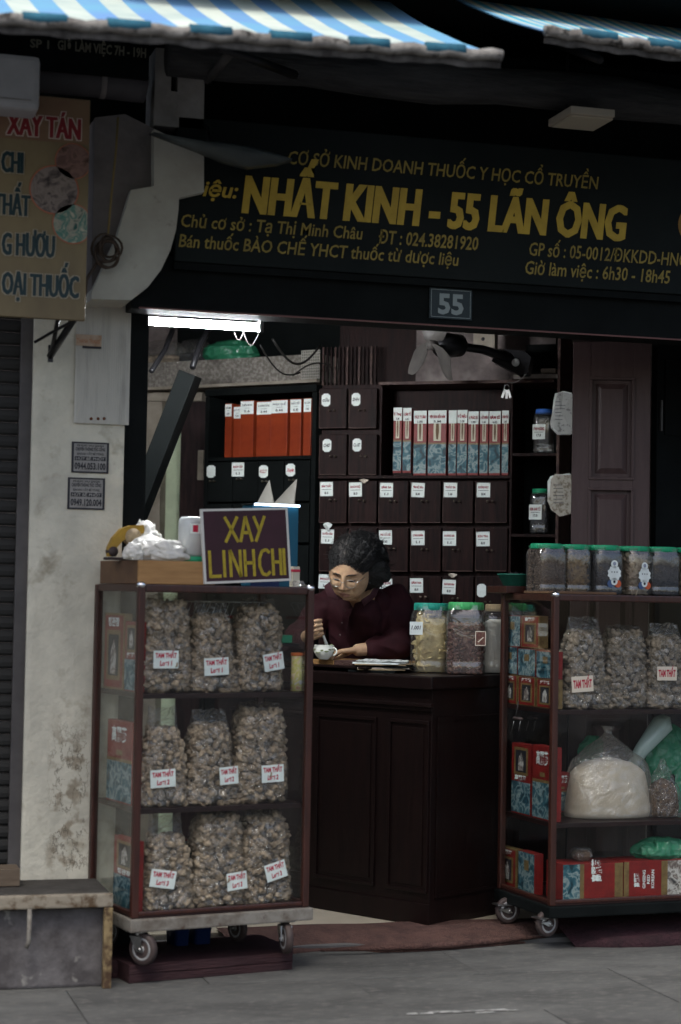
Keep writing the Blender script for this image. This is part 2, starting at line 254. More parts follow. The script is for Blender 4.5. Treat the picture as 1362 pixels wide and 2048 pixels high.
# ---------------------------------------------------------------- mesh builder
def icosub(n):
    bm = bmesh.new(); bmesh.ops.create_icosphere(bm, subdivisions=n, radius=1)
    v = np.array([x.co[:] for x in bm.verts]); f = [[q.index for q in x.verts] for x in bm.faces]; bm.free(); return v, f
ICO0, ICO1, ICO2, ICO3 = icosub(1), icosub(2), icosub(3), icosub(4)
class MB:
    def __init__(s): s.v = []; s.f = []; s.mi = []; s.sm = []; s.M = None
    def add(s, vs, fs, mi=0, smooth=False, T=None):
        b = len(s.v)
        if T is not None: vs = [T @ Vector(v) for v in vs]
        s.v += [tuple(v) for v in vs]; s.f += [[i+b for i in f] for f in fs]; s.mi += [mi]*len(fs); s.sm += [smooth]*len(fs); return s
    def box(s, x0, x1, y0, y1, z0, z1, mi=0, bev=0.0, T=None):
        if bev <= 0:
            vs = [(x, y, z) for x in (x0, x1) for y in (y0, y1) for z in (z0, z1)]
            fs = [(0, 1, 3, 2), (4, 6, 7, 5), (0, 4, 5, 1), (2, 3, 7, 6), (0, 2, 6, 4), (1, 5, 7, 3)]
            return s.add(vs, fs, mi, False, T)
        bm = bmesh.new(); bmesh.ops.create_cube(bm, size=1)
        for v in bm.verts: v.co = Vector(((x0+x1)/2+v.co.x*(x1-x0), (y0+y1)/2+v.co.y*(y1-y0), (z0+z1)/2+v.co.z*(z1-z0)))
        bmesh.ops.bevel(bm, geom=bm.edges[:], offset=min(bev, .45*min(x1-x0, y1-y0, z1-z0)), segments=2, affect='EDGES', profile=.6)
        bm.verts.index_update(); vs = [v.co.copy() for v in bm.verts]; fs = [[v.index for v in f.verts] for f in bm.faces]; bm.free()
        return s.add(vs, fs, mi, False, T)
    def tube(s, pts, r, n=8, mi=0, cap=True, smooth=True, T=None):
        pts = [Vector(p) for p in pts]; k = len(pts); rs = r if isinstance(r, (list, tuple)) else [r]*k
        vs = []; fs = []; up = None
        for i, p in enumerate(pts):
            t = (pts[min(i+1, k-1)]-pts[max(i-1, 0)]).normalized()
            if up is None: up = t.orthogonal().normalized()
            up = (up - t*up.dot(t)); up = up.normalized() if up.length > 1e-6 else t.orthogonal().normalized()
            sd_ = t.cross(up)
            for j in range(n):
                a = 2*math.pi*j/n; vs.append(p + (up*math.cos(a)+sd_*math.sin(a))*rs[i])
        for i in range(k-1):
            for j in range(n):
                a, b = i*n+j, i*n+(j+1) % n; fs.append((a, b, b+n, a+n))
        if cap: fs += [tuple(range(n))[::-1], tuple(range((k-1)*n, k*n))]
        return s.add(vs, fs, mi, smooth, T)
    def loft(s, rings, mi=0, cap=(True, True), smooth=True, T=None):
        n = len(rings[0]); vs = [p for r in rings for p in r]; fs = []
        for i in range(len(rings)-1):
            for j in range(n):
                a, b = i*n+j, i*n+(j+1) % n; fs.append((a, b, b+n, a+n))
        if cap[0]: fs.append(tuple(range(n))[::-1])
        if cap[1]: fs.append(tuple(range((len(rings)-1)*n, len(rings)*n)))
        return s.add(vs, fs, mi, smooth, T)
    def lathe(s, prof, n=20, mi=0, smooth=True, T=None):
        return s.loft([[(r*math.cos(2*math.pi*j/n), r*math.sin(2*math.pi*j/n), z) for j in range(n)] for r, z in prof], mi, (prof[0][0] > 0, prof[-1][0] > 0), smooth, T)
    def prism(s, poly, y0, y1, mi=0, T=None, smi=None):
        """polygon in x,z (counter-clockwise seen from -y), extruded along y"""
        n = len(poly); vs = [(x, y0, z) for x, z in poly]+[(x, y1, z) for x, z in poly]
        s.add(vs, [tuple(range(n)), tuple(range(n, 2*n))[::-1]], mi, False, T)
        b = len(s.v)-2*n; k = mi if smi is None else smi
        s.f += [[b+i, b+n+i, b+n+(i+1) % n, b+(i+1) % n] for i in range(n)]; s.mi += [k]*n; s.sm += [False]*n; return s
    def hprism(s, poly, z0, z1, mi=0, T=None):
        n = len(poly); vs = [(x, y, z0) for x, y in poly]+[(x, y, z1) for x, y in poly]
        fs = [tuple(range(n))[::-1], tuple(range(n, 2*n))]+[(i, (i+1) % n, n+(i+1) % n, n+i) for i in range(n)]
        return s.add(vs, fs, mi, False, T)
    def ell(s, c, r, mi=0, ico=None, T=None, nz=0, rot=None):
        v, f = ico or ICO2; rs = r if isinstance(r, (list, tuple)) else (r, r, r); vs = []
        for p in v:
            q = Vector(p); k = 1+nz*noise.noise(q*1.7+Vector(c)*31) if nz else 1
            q = Vector((q.x*rs[0], q.y*rs[1], q.z*rs[2]))*k
            if rot is not None: q = rot @ q
            vs.append(q+Vector(c))
        return s.add(vs, f, mi, True, T)
    def capsule(s, a, b, ra, rb, mi=0, n=16):
        a = Vector(a); b = Vector(b); s.tube([a, a.lerp(b, .5), b], [ra, (ra+rb)/2, rb], n, mi); s.ell(a, ra*1.0, mi); s.ell(b, rb*1.0, mi); return s
    def text(s, body, x, z, w, cap, y=-.001, off=0.0, shear=0.0, mi=0, rot=0, align='L', T=None):
        vs, fs = textgeo(body, off, shear); xs = [v[0] for v in vs]; x0, x1 = min(xs), max(xs)
        sx = w/(x1-x0); sz = cap/max(v[1] for v in textgeo('H', off, 0)[0]); c, n = math.cos(rot), math.sin(rot); out = []
        for v in vs:
            a = (v[0]-x0)*sx; b = v[1]*sz
            if align == 'C': a -= w/2
            out.append((x+a*c-b*n, y, z+a*n+b*c))
        return s.add(out, fs, mi, False, T)
    def mesh(s, name):
        me = bpy.data.meshes.new(name); me.from_pydata(s.v, [], s.f)
        me.polygons.foreach_set('material_index', s.mi); me.polygons.foreach_set('use_smooth', s.sm); me.update(); return me
    def build(s, name, mats, parent=None, loc=None, rz=0):
        me = s.mesh(name)
        for m in (mats if isinstance(mats, (list, tuple)) else [mats]): me.materials.append(M[m] if isinstance(m, str) else m)
        return link(name, me, parent, loc, rz)
def link(name, me, parent=None, loc=None, rz=0):
    o = bpy.data.objects.new(name, me); COL.objects.link(o)
    if parent: o.parent = parent
    if loc is not None: o.location = loc
    if rz: o.rotation_euler.z = rz
    return o
_tc = {}
def textgeo(body, off, shear):
    k = (body, off, shear)
    if k in _tc: return _tc[k]
    cu = bpy.data.curves.new('txt', 'FONT'); cu.body = body; cu.offset = off; cu.shear = shear; cu.resolution_u = 2; cu.size = 1
    ob = bpy.data.objects.new('txt', cu); COL.objects.link(ob)
    dg = bpy.context.evaluated_depsgraph_get(); me = bpy.data.meshes.new_from_object(ob.evaluated_get(dg))
    vs = [tuple(v.co) for v in me.vertices]; fs = [tuple(p.vertices) for p in me.polygons]
    bpy.data.objects.remove(ob); bpy.data.curves.remove(cu); bpy.data.meshes.remove(me)
    _tc[k] = (vs, fs); return _tc[k]
def tag(o, label, cat, group=None, kind=None):
    if label: o['label'] = label
    if cat: o['category'] = cat
    if group: o['group'] = group
    if kind: o['kind'] = kind
    return o
def thing(name, label, cat, loc=(0, 0, 0), rz=0, group=None):
    o = bpy.data.objects.new(name, None); COL.objects.link(o); o.location = loc; o.rotation_euler.z = rz; o.empty_display_size = .1
    return tag(o, label, cat, group)
def struct(name, mb, m, loc=None, rz=0):
    o = mb.build(name, m, None, loc, rz); o['kind'] = 'structure'; return o
def displace(me, fn):
    n = len(me.vertices); co = np.zeros(n*3, 'f'); me.vertices.foreach_get('co', co); no = np.zeros(n*3, 'f'); me.vertices.foreach_get('normal', no)
    co = co.reshape(-1, 3); no = no.reshape(-1, 3); k = np.array([fn(Vector(c)) for c in co]); co += no*k[:, None]; me.vertices.foreach_set('co', co.ravel()); me.update()
def remesh(mb, name, mats, voxel, parent=None, smooth=4, nz=0, nzs=20):
    me = mb.mesh(name); o = bpy.data.objects.new('tmp', me); COL.objects.link(o)
    md = o.modifiers.new('r', 'REMESH'); md.mode = 'VOXEL'; md.voxel_size = voxel; md.use_smooth_shade = True
    if smooth:
        ms = o.modifiers.new('s', 'SMOOTH'); ms.factor = .5; ms.iterations = smooth
    dg = bpy.context.evaluated_depsgraph_get(); m2 = bpy.data.meshes.new_from_object(o.evaluated_get(dg)); m2.name = name
    bpy.data.objects.remove(o)
    if nz: displace(m2, lambda c: nz*noise.noise(c*nzs))
    m2.materials.clear()
    for m in mats: m2.materials.append(M[m])
    for p in m2.polygons: p.use_smooth = True; p.material_index = 0
    return link(name, m2, parent)
def superell(w, d, n, e=4.0, z=0, cx=0, cy=0):
    out = []
    for j in range(n):
        a = 2*math.pi*j/n; c, s_ = math.cos(a), math.sin(a)
        out.append((cx+w/2*math.copysign(abs(c)**(2/e), c), cy+d/2*math.copysign(abs(s_)**(2/e), s_), z))
    return out
LUMPS = []
for i in range(7):
    v, f = ICO1
    vv = []
    for p in v:
        q = Vector(p); k = 1+.55*noise.noise(q*1.3+Vector((i*9.1, 3, 1)))+.3*noise.noise(q*3.1+Vector((i*4.7, 1, 2)))
        vv.append((q.x*k*(1.0+.5*(i % 3)/2), q.y*k*.8, q.z*k*.75))
    LUMPS.append((np.array(vv), np.array(f)))
def rotm():
    q = np.random.normal(size=4); q /= np.linalg.norm(q); a, b, c, d = q
    return np.array([[1-2*(c*c+d*d), 2*(b*c-a*d), 2*(b*d+a*c)], [2*(b*c+a*d), 1-2*(b*b+d*d), 2*(c*d-a*b)], [2*(b*d-a*c), 2*(c*d+a*b), 1-2*(b*b+c*c)]])
np.random.seed(5)
def lumps(mb, pts, size, mi=0, flat=1.0, var=.35):
    V = []; Fc = []; b = len(mb.v); nf = 0
    for p in pts:
        v, f = LUMPS[random.randrange(len(LUMPS))]
        sc = size*(1+random.uniform(-var, var)); V.append((v*np.array([1, 1, flat])*sc) @ rotm().T + np.array(p))
        Fc.append(f+b); b += len(v)
    if not V: return
    F = np.concatenate(Fc).tolist(); mb.v += np.concatenate(V).tolist(); mb.f += F; mb.mi += [mi]*len(F); mb.sm += [True]*len(F)
def shellpts(w, d, z0, z1, step, e=3.2, prof=lambda k: 1.0, top=True, jit=.45):
    pts = []; z = z0
    while z < z1:
        k = prof((z-z0)/(z1-z0)); n = max(6, int(1.7*(w+d)*k/step)); r0 = random.random()
        for j in range(n):
            a = 2*math.pi*(j+r0)/n; c, s_ = math.cos(a), math.sin(a)
            ins = random.uniform(.0, .5)*step
            x = (w/2*k-ins)*math.copysign(abs(c)**(2/e), c); y = (d/2*k-ins)*math.copysign(abs(s_)**(2/e), s_)
            pts.append((x, y, z+random.uniform(-jit, jit)*step))
        z += step*.85
    if top:
        k = prof(1.0)
        for _ in range(int(w*d*k*k/(step*step)*1.8)):
            pts.append((random.uniform(-.45, .45)*w*k, random.uniform(-.45, .45)*d*k, z1+random.uniform(-.3, .7)*step))
    return pts
# ================================================================ SETTING
mb = MB(); mb.box(-40, 40, -40, 40, -.30, -.02); struct('ground', mb, 'ground')
pav = struct('pavement', MB().box(-3.2, 4.0, -3.4, .45, -.019, -.006), 'ground')
slabs = []
rnd = random.Random(3)
for k in range(4):
    me = MB().box(-.4985, .4985, -.2985, .2985, -.006, .0, 0, .0015).mesh('paving_slab')
    mm = mat('grey_paving_tone', tuple(q*(1+.04*(k-1.5)) for q in (.092, .092, .087)), .85, c2=tuple(q*(1+.06*(k-1.5)) for q in (.050, .050, .048)), sc=2.6+k*.5, amt=(.36, .66), c3=(.125, .12, .11), sc3=26, amt3=(.52, .72), bump=.8, bsc=45, detail=9, stretch=(.7, 1.8, 1))
    me.materials.append(mm); slabs.append(me)
for i in range(7):
    for j in range(6):
        x = -3.0+i*1.0+(.5 if j % 2 else 0); y = .10-j*.6
        o = link('paving_slab', slabs[rnd.randrange(4)], pav, (x, y, rnd.uniform(-.0012, .0012)))
# worn white paint scuff on the paving
sc = MB()
for k in range(9):
    x0, y0 = W0.flat(830+k*24+rnd.uniform(-8, 8), 2026-k*.9+rnd.uniform(-4, 4), .003); L = rnd.uniform(.02, .06)
    sc.add([(x0-L, y0-.008, .0028), (x0+L, y0-.004+rnd.uniform(-.01, .01), .0028), (x0+L*.8, y0+.006, .0028), (x0-L*.7, y0+.004, .0028)], [(0, 1, 2, 3)])
o = sc.build('paint_scuff', mat('worn_white_paint', (.42, .42, .40), .8, c2=(.15, .15, .145), sc=30), pav)
FZ = .04     # shop floor level
fl = struct('shop_floor', MB().box(-2.2, 4.2, .56, 4.2, -.005, FZ-.006), 'beige')
struct('door_step', MB().box(-2.2, 4.2, .33, .559, -.005, .018), 'ground')
tm = []
for k in range(2):
    me = MB().box(-.2985, .2985, -.2985, .2985, -.006, 0, 0, .0012).mesh('floor_tile'); me.materials.append(M['floor']); tm.append(me)
for i in range(7):
    for j in range(4):
        link('floor_tile', tm[(i+j) % 2], fl, (-.9+i*.6, .862+j*.6, FZ))
# interior shell
back = MB().box(-2.2, 4.2, 4.0, 4.15, 0, 3.3); struct('back_wall', back, 'greywall')
struct('left_wall', MB().box(-2.2, -2.05, .5, 4.0, 0, 3.3), 'greywall')
struct('right_wall', MB().box(4.05, 4.2, .5, 4.0, 0, 3.3), 'black')
struct('ceiling', MB().box(-2.2, 4.2, .5, 4.15, 3.0, 3.1), 'black')
struct('upper_wall', MB().box(-2.6, 4.4, .24, .5, 2.44, 4.4), 'black')

# neighbouring shutter
sx0, sz0 = W0.on(-40, 1765, .28); sx1, _ = W0.on(26, 1300, .28); sx2, _ = W0.on(52, 1000, .26); sx3, _ = W0.on(74, 1000, .3)
sh = thing('roller_shutter', 'grey roller shutter of the neighbouring shop left of the pillar', 'shutter', (sx1, .30, .1))
slm = MB().prism([(-.9, 0), (0, 0), (0, .046), (-.9, .046)], -.008, .004); me_s = MB(); 
prof = [(0, -.001), (.008, -.010), (.023, -.013), (.038, -.010), (.046, -.001)]
vs = []; fs = []
for x in (-.9, 0):
    for z, y in prof: vs.append((x, y, z))
for i in range(4): fs.append((i, i+5, i+6, i+1))
for x in (-.9, 0):
    for z, y in prof: vs.append((x, y+.004, z))
for i in range(4): fs.append((10+i, 11+i, 16+i, 15+i))
fs += [(0, 10, 15, 5), (4, 9, 19, 14)]
me = MB().add(vs, fs).mesh('slat'); me.materials.append(M['shutter'])
for k in range(52): link('slat', me, sh, (0, 0, .02+k*.0475))
MB().box(0, .05, -.03, .03, 0, 2.5, 0, .004).box(.05, .056, -.05, -.02, 0, 2.5).build('guide_rail', 'rail', sh)
MB().box(.056, .10, -.01, .06, 0, 2.5).build('guide_post', 'black', sh)

# ---------------------------------------------------------------- left pillar
PY = .24
def pl(x, y, yl=PY): return W0.on(x, y, yl)
x0b, zb = pl(34, 1790); x0t, zt = pl(76, 640); x1b, _ = pl(228, 1500); x1t, _ = pl(262, 600)
px0 = (x0b+x0t)/2; px1 = (x1b+x1t)/2
pil = thing('pillar', 'white plastered pillar with peeling stains between shutter and shop opening', 'pillar', (px0, PY, 0))
W_ = px1-px0; Hc = pl(200, 590)[1]
rnd = random.Random(2)
g = MB(); nx, nz = 24, 110; vs = []
for i in range(nz+1):
    for j in range(nx+1):
        x = W_*j/nx; z = Hc*i/nz
        d = .006*noise.noise(Vector((x*9, z*5, 1)))
        low = max(0, min(1, (1.0-z)/.5)); cx = abs(x-.17)
        if cx < .10: d += low*.008*max(0, noise.noise(Vector((x*22, z*22, 4))))*(1-cx/.10)
        if j in (0, nx): d += .003*noise.noise(Vector((z*40, j, 0)))
        vs.append((x, -d if 0 < j < nx else .004, z))
fs = [(i*(nx+1)+j, i*(nx+1)+j+1, (i+1)*(nx+1)+j+1, (i+1)*(nx+1)+j) for i in range(nz) for j in range(nx)]
g.add(vs, fs, 0, True).box(0, W_, .0041, .28, 0, Hc)
g.build('shaft', 'plaster', pil)
# dark jamb right of the pillar
jx0, _ = pl(262, 700, .27); jx1, _ = pl(297, 700, .27)
o = MB().box(px1+.001, jx1, .27, .42, 0, 2.44).build('door_jamb', 'black'); tag(o, 'narrow black door jamb between the white pillar and the shop opening', 'door frame')
# ribbed white panel on the pillar, with stains and screws
ax0, az0 = pl(147, 846); ax1, az1 = pl(262, 596)
pn = thing('wall_panel', 'ribbed off-white plastic panel screwed high on the pillar', 'panel', (0, 0, 0))
pb = MB(); pb.box(ax0, ax1, PY-.012, PY-.008, az0, az1)
x = ax0+.004
while x < ax1-.01:
    pb.box(x, x+.0045, PY-.0145, PY-.0121, az0+.004, az1-.004); x += .0082
pb.build('sheet', 'panel', pn)
for sxx in (181, 195, 207):
    a, b = pl(sxx, 838); mm = MB(); mm.lathe([(0, .004), (.005, .003), (.006, 0)], 10, T=Matrix.Translation((a, PY-.0145, b)) @ Matrix.Rotation(R_(90), 4, 'X')); mm.build('screw', mat('rusty_screw', (.10, .035, .015), .7), pn)
a0, b0 = pl(150, 692); a1, b1 = pl(202, 672)
st = MB(); st.box(a0, a1, PY-.0162, PY-.0156, b0, b1); st.box(a0+.025, a1, PY-.0175, PY-.0156, b0-.008, b0, 1)
st.text('THANH TRANG', a0+.004, b0+.010, (a1-a0)-.01, .016, PY-.0168, .01, 0, 2)
st.build('torn_sticker', [mat('faded_sticker', (.42, .34, .26), .8, c2=(.3, .2, .13), sc=30), M['ink'], mat('faded_orange_ink', (.35, .16, .08), .8)], pn)
def adv(xa, ya, xb, yb, num, label):
    a0, b0 = pl(xa, yb); a1, b1 = pl(xb, ya); w, h = a1-a0, b1-b0
    t = thing('advert_sticker', label, 'sticker', (a0, PY-.0035, b0))
    m = MB(); m.box(0, w, -.001, .0035, 0, h)
    m.box(0, w, -.0016, -.001, 0, h*.05, 1).box(0, w, -.0016, -.001, h*.95, h, 1).box(0, .008, -.0016, -.001, .05*h, .95*h, 1).box(w-.008, w, -.0016, -.001, .05*h, .95*h, 1)
    m.box(.012, w-.012, -.0016, -.001, h*.40, h*.53, 1)
    m.text(num, .012, h*.12, w-.024, h*.21, -.002, .03, 0, 1)
    m.text('CHUYÊN THÔNG TẮC CỐNG', .014, h*.72, w-.028, h*.10, -.002, .03, 0, 1)
    m.text('KHOAN CẮT BÊ TÔNG', .02, h*.58, w-.04, h*.07, -.002, .02, 0, 1)
    m.text('HÚT BỂ PHỐT', .016, h*.42, w-.032, h*.085, -.0022, .03, 0, 0)
    m.text('PHỤC VỤ 24/24', .02, h*.86, w-.04, h*.05, -.002, .02, 0, 1)
    m.build('print', [mat('grey_sticker', (.25, .245, .23), .8, c2=(.18, .175, .165), sc=25), M['ink']], t)
adv(142, 886, 218, 945, '0944.053.100', 'upper black and grey phone number sticker on the pillar')
adv(134, 957, 210, 1018, '0949.120.004', 'lower black and grey phone number sticker on the pillar')

# curved corbel above the pillar
CY = .02
poly_px = [(262, 598), (183, 600), (183, 585), (262, 380), (308, 372), (308, 262), (408, 303), (408, 384), (358, 396), (357, 420), (352, 460), (340, 500), (320, 540), (295, 572)]
poly = [W0.on(x, y, CY) for x, y in [(183, 598), (262, 600), (296, 574), (322, 540), (341, 500), (352, 460), (357, 420), (358, 396), (408, 384), (408, 303), (308, 258), (308, 372), (262, 380), (235, 470), (183, 585)]]
cb = thing('corbel', 'cream plaster bracket with curved underside above the pillar', 'corbel')
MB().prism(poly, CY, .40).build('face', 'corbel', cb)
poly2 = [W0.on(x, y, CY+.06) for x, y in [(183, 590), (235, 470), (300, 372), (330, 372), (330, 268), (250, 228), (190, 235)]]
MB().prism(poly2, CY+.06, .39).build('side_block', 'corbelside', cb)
# upper post
q0 = W0.on(308, 250, .06); q1 = W0.on(411, 80, .06)
up = thing('upper_post', 'short grey-white post above the corbel with a dark slot', 'post')
s0 = W0.on(342, 182, .06); s1 = W0.on(358, 60, .06)
MB().box(q0[0], s0[0], .06, .24, q0[1], q1[1]+.3).box(s1[0], q1[0], .06, .24, q0[1], q1[1]+.3).box(s0[0], s1[0], .061, .24, q0[1], s0[1]).build('shaft', 'plaster2', up)
MB().box(s0[0]+.001, s1[0]-.001, .12, .23, s0[1]+.001, q1[1]+.29).build('slot_lining', 'black', up)
MB().tube([(s1[0]-.012, .09, q1[1]+.2), (s1[0]-.012, .09, s0[1]+.03)], .006).build('conduit', 'cable', up)

# hanging cord and coil of cable
t = thing('cable_coil', 'coil of dark cable hanging on a yellowed cord before the corbel', 'cable')
pts = [W0.w(*W0.on(x, y, -.02)[:1], -.02, W0.on(x, y, -.02)[1]) for x, y in [(236, 235), (232, 300), (222, 400), (216, 470)]]
MB().tube(pts, .004, 6).build('cord', 'rope', t)
m = MB(); c0 = W0.on(214, 505, -.03)
for k in range(6):
    cx, cz = c0[0]+rnd.uniform(-.012, .012), c0[1]+rnd.uniform(-.02, .02); r = rnd.uniform(.028, .05)
    m.tube([(cx+r*math.cos(a)*1.0, -.03+.015*math.sin(a*2+k), cz+r*1.15*math.sin(a)) for a in [2*math.pi*i/16 for i in range(17)]], .0045, 6)
m.tube([(c0[0]-.03, -.03, c0[1]-.03), (c0[0]-.07, -.02, c0[1]-.10), (c0[0]-.075, -.02, c0[1]-.20)], .006, 6)
m.build('coil', mat('brown_cable', (.05, .035, .025), .5), t)

# tan hanging sign of the neighbour
SY = -.12
a0, b0 = W0.on(-60, 628, SY); a1, b1 = W0.on(181, 200, SY)
sg = thing('hanging_sign', 'tan hanging sign with dark lettering and three round pictures, upper left', 'sign')
g = MB(); g.box(a0, a1, SY, SY+.03, b0, b1, 0, .003)
g.box(a0, a1-.003, SY-.001, SY-.0001, b1-.16, b1-.003, 1)
g.build('board', ['tan', 'tanred'], sg)
def st_text(body, xa, xb, yb, cap, mi_in, mi_out, name, offo=.080, offi=.038):
    xa_, z_ = W0.on(xa, yb, SY); xb_, _ = W0.on(xb, yb, SY); k = (xb_-xa_)/(xb-xa); z_ = W0.on((xa+xb)/2, yb, SY)[1]
    m = MB(); e = .006
    for i_, (dx, dz) in enumerate(((-1, -1), (-1, 1), (1, -1), (1, 1), (0, 1), (0, -1))): m.text(body, xa_+dx*.0065, z_+dz*.0035, xb_-xa_, cap*k, SY-.0014-.0002*i_, .01, 0, 1)
    for i_, dx in enumerate((-1, 0, 1)): m.text(body, xa_+dx*.0028, z_, xb_-xa_, cap*k, SY-.0030-.0003*i_, .01, 0, 0)
    m.build(name, [mi_in, mi_out], sg)
st_text('XAY TÁN', 14, 160, 274, 42, 'signred', mat('sign_white_outline', (.5, .42, .36), .5), 'lettering')
st_text('CHI', 3, 45, 345, 42, 'signdark', 'signwhite', 'lettering')
st_text('THẤT', -12, 59, 430, 42, 'signdark', 'signwhite', 'lettering')
st_text('G HƯƠU', 4, 108, 512, 44, 'signdark', 'signwhite', 'lettering')
st_text('OẠI THUỐC', 4, 156, 592, 44, 'signdark', 'signwhite', 'lettering')
for cx, cy, r, c in ((146, 323, 34, [(.07, .04, .03), (.2, .12, .1), (.12, .07, .06)]), (108, 380, 46, [(.05, .04, .04), (.22, .18, .16), (.11, .09, .08)]), (145, 448, 38, [(.02, .08, .07), (.3, .28, .22), (.05, .16, .13), (.4, .36, .28)])):
    x_, z_ = W0.on(cx, cy, SY); r_ = r*.00178; m = MB()
    for mi_, rr, yy in ((1, r_*1.06, -.003), (0, r_, -.004)):
        vs = [(min(a1-.001, x_+rr*math.cos(2*math.pi*i/32)), SY+yy, z_+rr*math.sin(2*math.pi*i/32)) for i in range(32)]
        m.add(vs, [tuple(range(32))], mi_)
    m.build('round_picture', [painting('sign_picture', c, 28), mat('picture_ring', (.35, .12, .07), .5)], sg)
# bracket holding the sign
t = thing('sign_bracket', 'dark metal bracket arm under the tan hanging sign', 'bracket')
def wp(x, y, d): 
    a, b = W0.on(x, y, d); return (a, d, b)
m = MB(); m.tube([wp(152, 632, -.10), wp(100, 712, .16)], .013, 8); m.tube([wp(118, 628, -.08), wp(104, 700, .12)], .008, 6); m.tube([wp(70, 684, .1), wp(112, 660, .0), wp(150, 640, -.1)], .006, 6)
m.build('arm', 'darkmetal', t); MB().box(*sorted((wp(96, 720, .16)[0], wp(106, 720, .16)[0])), .155, .17, wp(98, 724, .16)[2], wp(98, 690, .16)[2]).build('wall_plate', 'darkmetal', t)

# white box and beam upper left
b_ = W0.on(2, 214, -.25); c_ = W0.on(82, 112, -.25)
t = thing('white_casing', 'white rounded plastic casing at the upper left edge', 'casing')
MB().box(b_[0]-.15, c_[0], -.25, -.02, b_[1], c_[1], 0, .02).build('body', mat('off_white_plastic', (.42, .42, .43), .4, c2=(.33, .33, .34), sc=4), t)
MB().box(b_[0]-.15, c_[0]-.03, -.252, -.2505, b_[1]+.03, b_[1]+.034).build('seam', 'plaster2', t)
b_ = W0.on(80, 192, .05); c_ = W0.on(296, 128, .05)
t = thing('horizontal_duct', 'grey round duct running under the dark neighbour sign', 'duct')
zc = (b_[1]+c_[1])/2; MB().tube([(b_[0]-.2, .08, zc), (b_[0]+.2, .08, zc), (c_[0]-.04, .08, zc-.005), (c_[0], .08, zc-.01)], [.055, .055, .055, .05], 18).build('pipe', mat('grey_duct', (.075, .07, .075), .6, c2=(.05, .047, .05), sc=4), t)
MB().tube([(c_[0]-.17, .08, zc), (c_[0]-.15, .08, zc)], .058, 18).build('joint_ring', 'corbelside', t)
b_ = W0.on(-30, 116, .0); c_ = W0.on(300, 40, .0)
t = thing('dark_sign', 'dark neighbour signboard with faint opening hours under the awning', 'sign')
MB().box(b_[0], c_[0], .0, .03, b_[1]-.02, c_[1]+.35).build('board', 'black', t)
x_, z_ = W0.on(115, 98, 0); x2, z2 = W0.on(292, 112, 0)
MB().text('GIỜ LÀM VIỆC 7H - 19H', x_, (z_+z2)/2-.004, x2-x_, .034, -.002, .03, 0, 0).build('lettering', mat('dim_gold_print', (.14, .13, .10), .6), t)
x_, z_ = W0.on(60, 92, 0); x2, z2 = W0.on(98, 96, 0)
MB().text('SP 1', x_, z_-.004, x2-x_, .03, -.002, .03, 0, 0).build('lettering', mat('dim_gold_print', (.14, .13, .10), .6), t)
# light grey hood in front of the sign
t = thing('lamp_hood', 'grey leaf-shaped lamp hood hanging before the left end of the shop sign', 'lamp')
pts = [wp(x, y, -.10) for x, y in [(300, 262), (360, 275), (430, 282), (500, 292), (550, 305), (590, 318), (560, 327), (500, 334), (450, 322), (400, 300)]]
m = MB(); n_ = len(pts); top = [Vector(p) for p in pts]; cen = sum(top, Vector())/n_
m.loft([[p+Vector((0, .05, .0)) for p in top], [p.lerp(cen, .05)+Vector((0, .0, 0)) for p in top], [p.lerp(cen, .5)+Vector((0, -.03, 0)) for p in top]])
m.build('shade', mat('grey_lamp_hood', (.085, .10, .10), .4, c2=(.05, .06, .06), sc=4), t)
MB().tube([wp(420, 285, -.07), wp(415, 262, .02), wp(411, 245, .1)], .008).build('arm', 'darkmetal', t)

# ---------------------------------------------------------------- shop fascia, sign, number
FY = .10
fz = (W0.on(700, 642, FY)[1])
xL = W0.on(262, 600, FY)[0]
o = MB().box(xL+.002, 3.2, FY, .235, fz, fz+.20, 0, .004).build('lintel', 'black'); tag(o, 'black lintel over the shop opening below the gold lettered sign', 'lintel')
m = MB(); m.box(xL+.03, 3.2, FY-.004, FY+.0, fz+.0, fz+.006); o2 = m.build('edge_trim', mat('worn_red_trim', (.12, .05, .045), .4), o)
s0 = W0.on(700, 545, .06)[1]; s1 = W0.on(700, 262, .06)[1]
SG = .06
sg = thing('shop_sign', 'long black shop sign with gold Vietnamese lettering above the opening', 'sign')
MB().box(W0.on(350, 500, SG)[0], 3.2, SG, .235, s0, s1, 0, .004).build('board', 'signblack', sg)
MB().box(W0.on(350, 500, SG)[0], 3.2, SG+.01, .09, s0-.028, s0-.002).build('lower_rail', 'black', sg)
def gt(body, xa, ya, xb, yb, cap, mt='gold2', off=.012, shear=.16, name='lettering', heavy=0):
    a, za = W0.on(xa, ya, SG); b, zb_ = W0.on(xb, yb, SG); k = (b-a)/(xb-xa)
    m = MB()
    for i_, sh_x in enumerate((-1, 0, 1) if heavy else (0,)): m.text(body, a+sh_x*heavy*cap*k, (za+zb_)/2, b-a, cap*k, SG-.0025-.0004*i_, off, shear)
    m.build(name, mt, sg)
gt('CƠ SỞ KINH DOANH THUỐC Y HỌC CỔ TRUYỀN', 576, 320, 1197, 386, 24)
gt('NHẤT KINH - 55 LÃN ÔNG', 485, 418, 1252, 487, 68, 'gold', .022, .15, heavy=.034)
gt('iệu:', 405, 390, 476, 398, 30, 'gold', .022, .25)
gt('Chủ cơ sở : Tạ Thị Minh Châu', 362, 450, 725, 482, 24)
gt('ĐT : 024.38281920', 757, 485, 956, 502, 25, off=.016)
gt('Bán thuốc BÀO CHẾ YHCT thuốc từ dược liệu', 357, 488, 917, 537, 24)
gt('GP số : 05-0012/ĐKKDD-HNO', 1058, 508, 1376, 536, 24)
gt('Giờ làm việc : 6h30 - 18h45', 1050, 547, 1340, 568, 24)
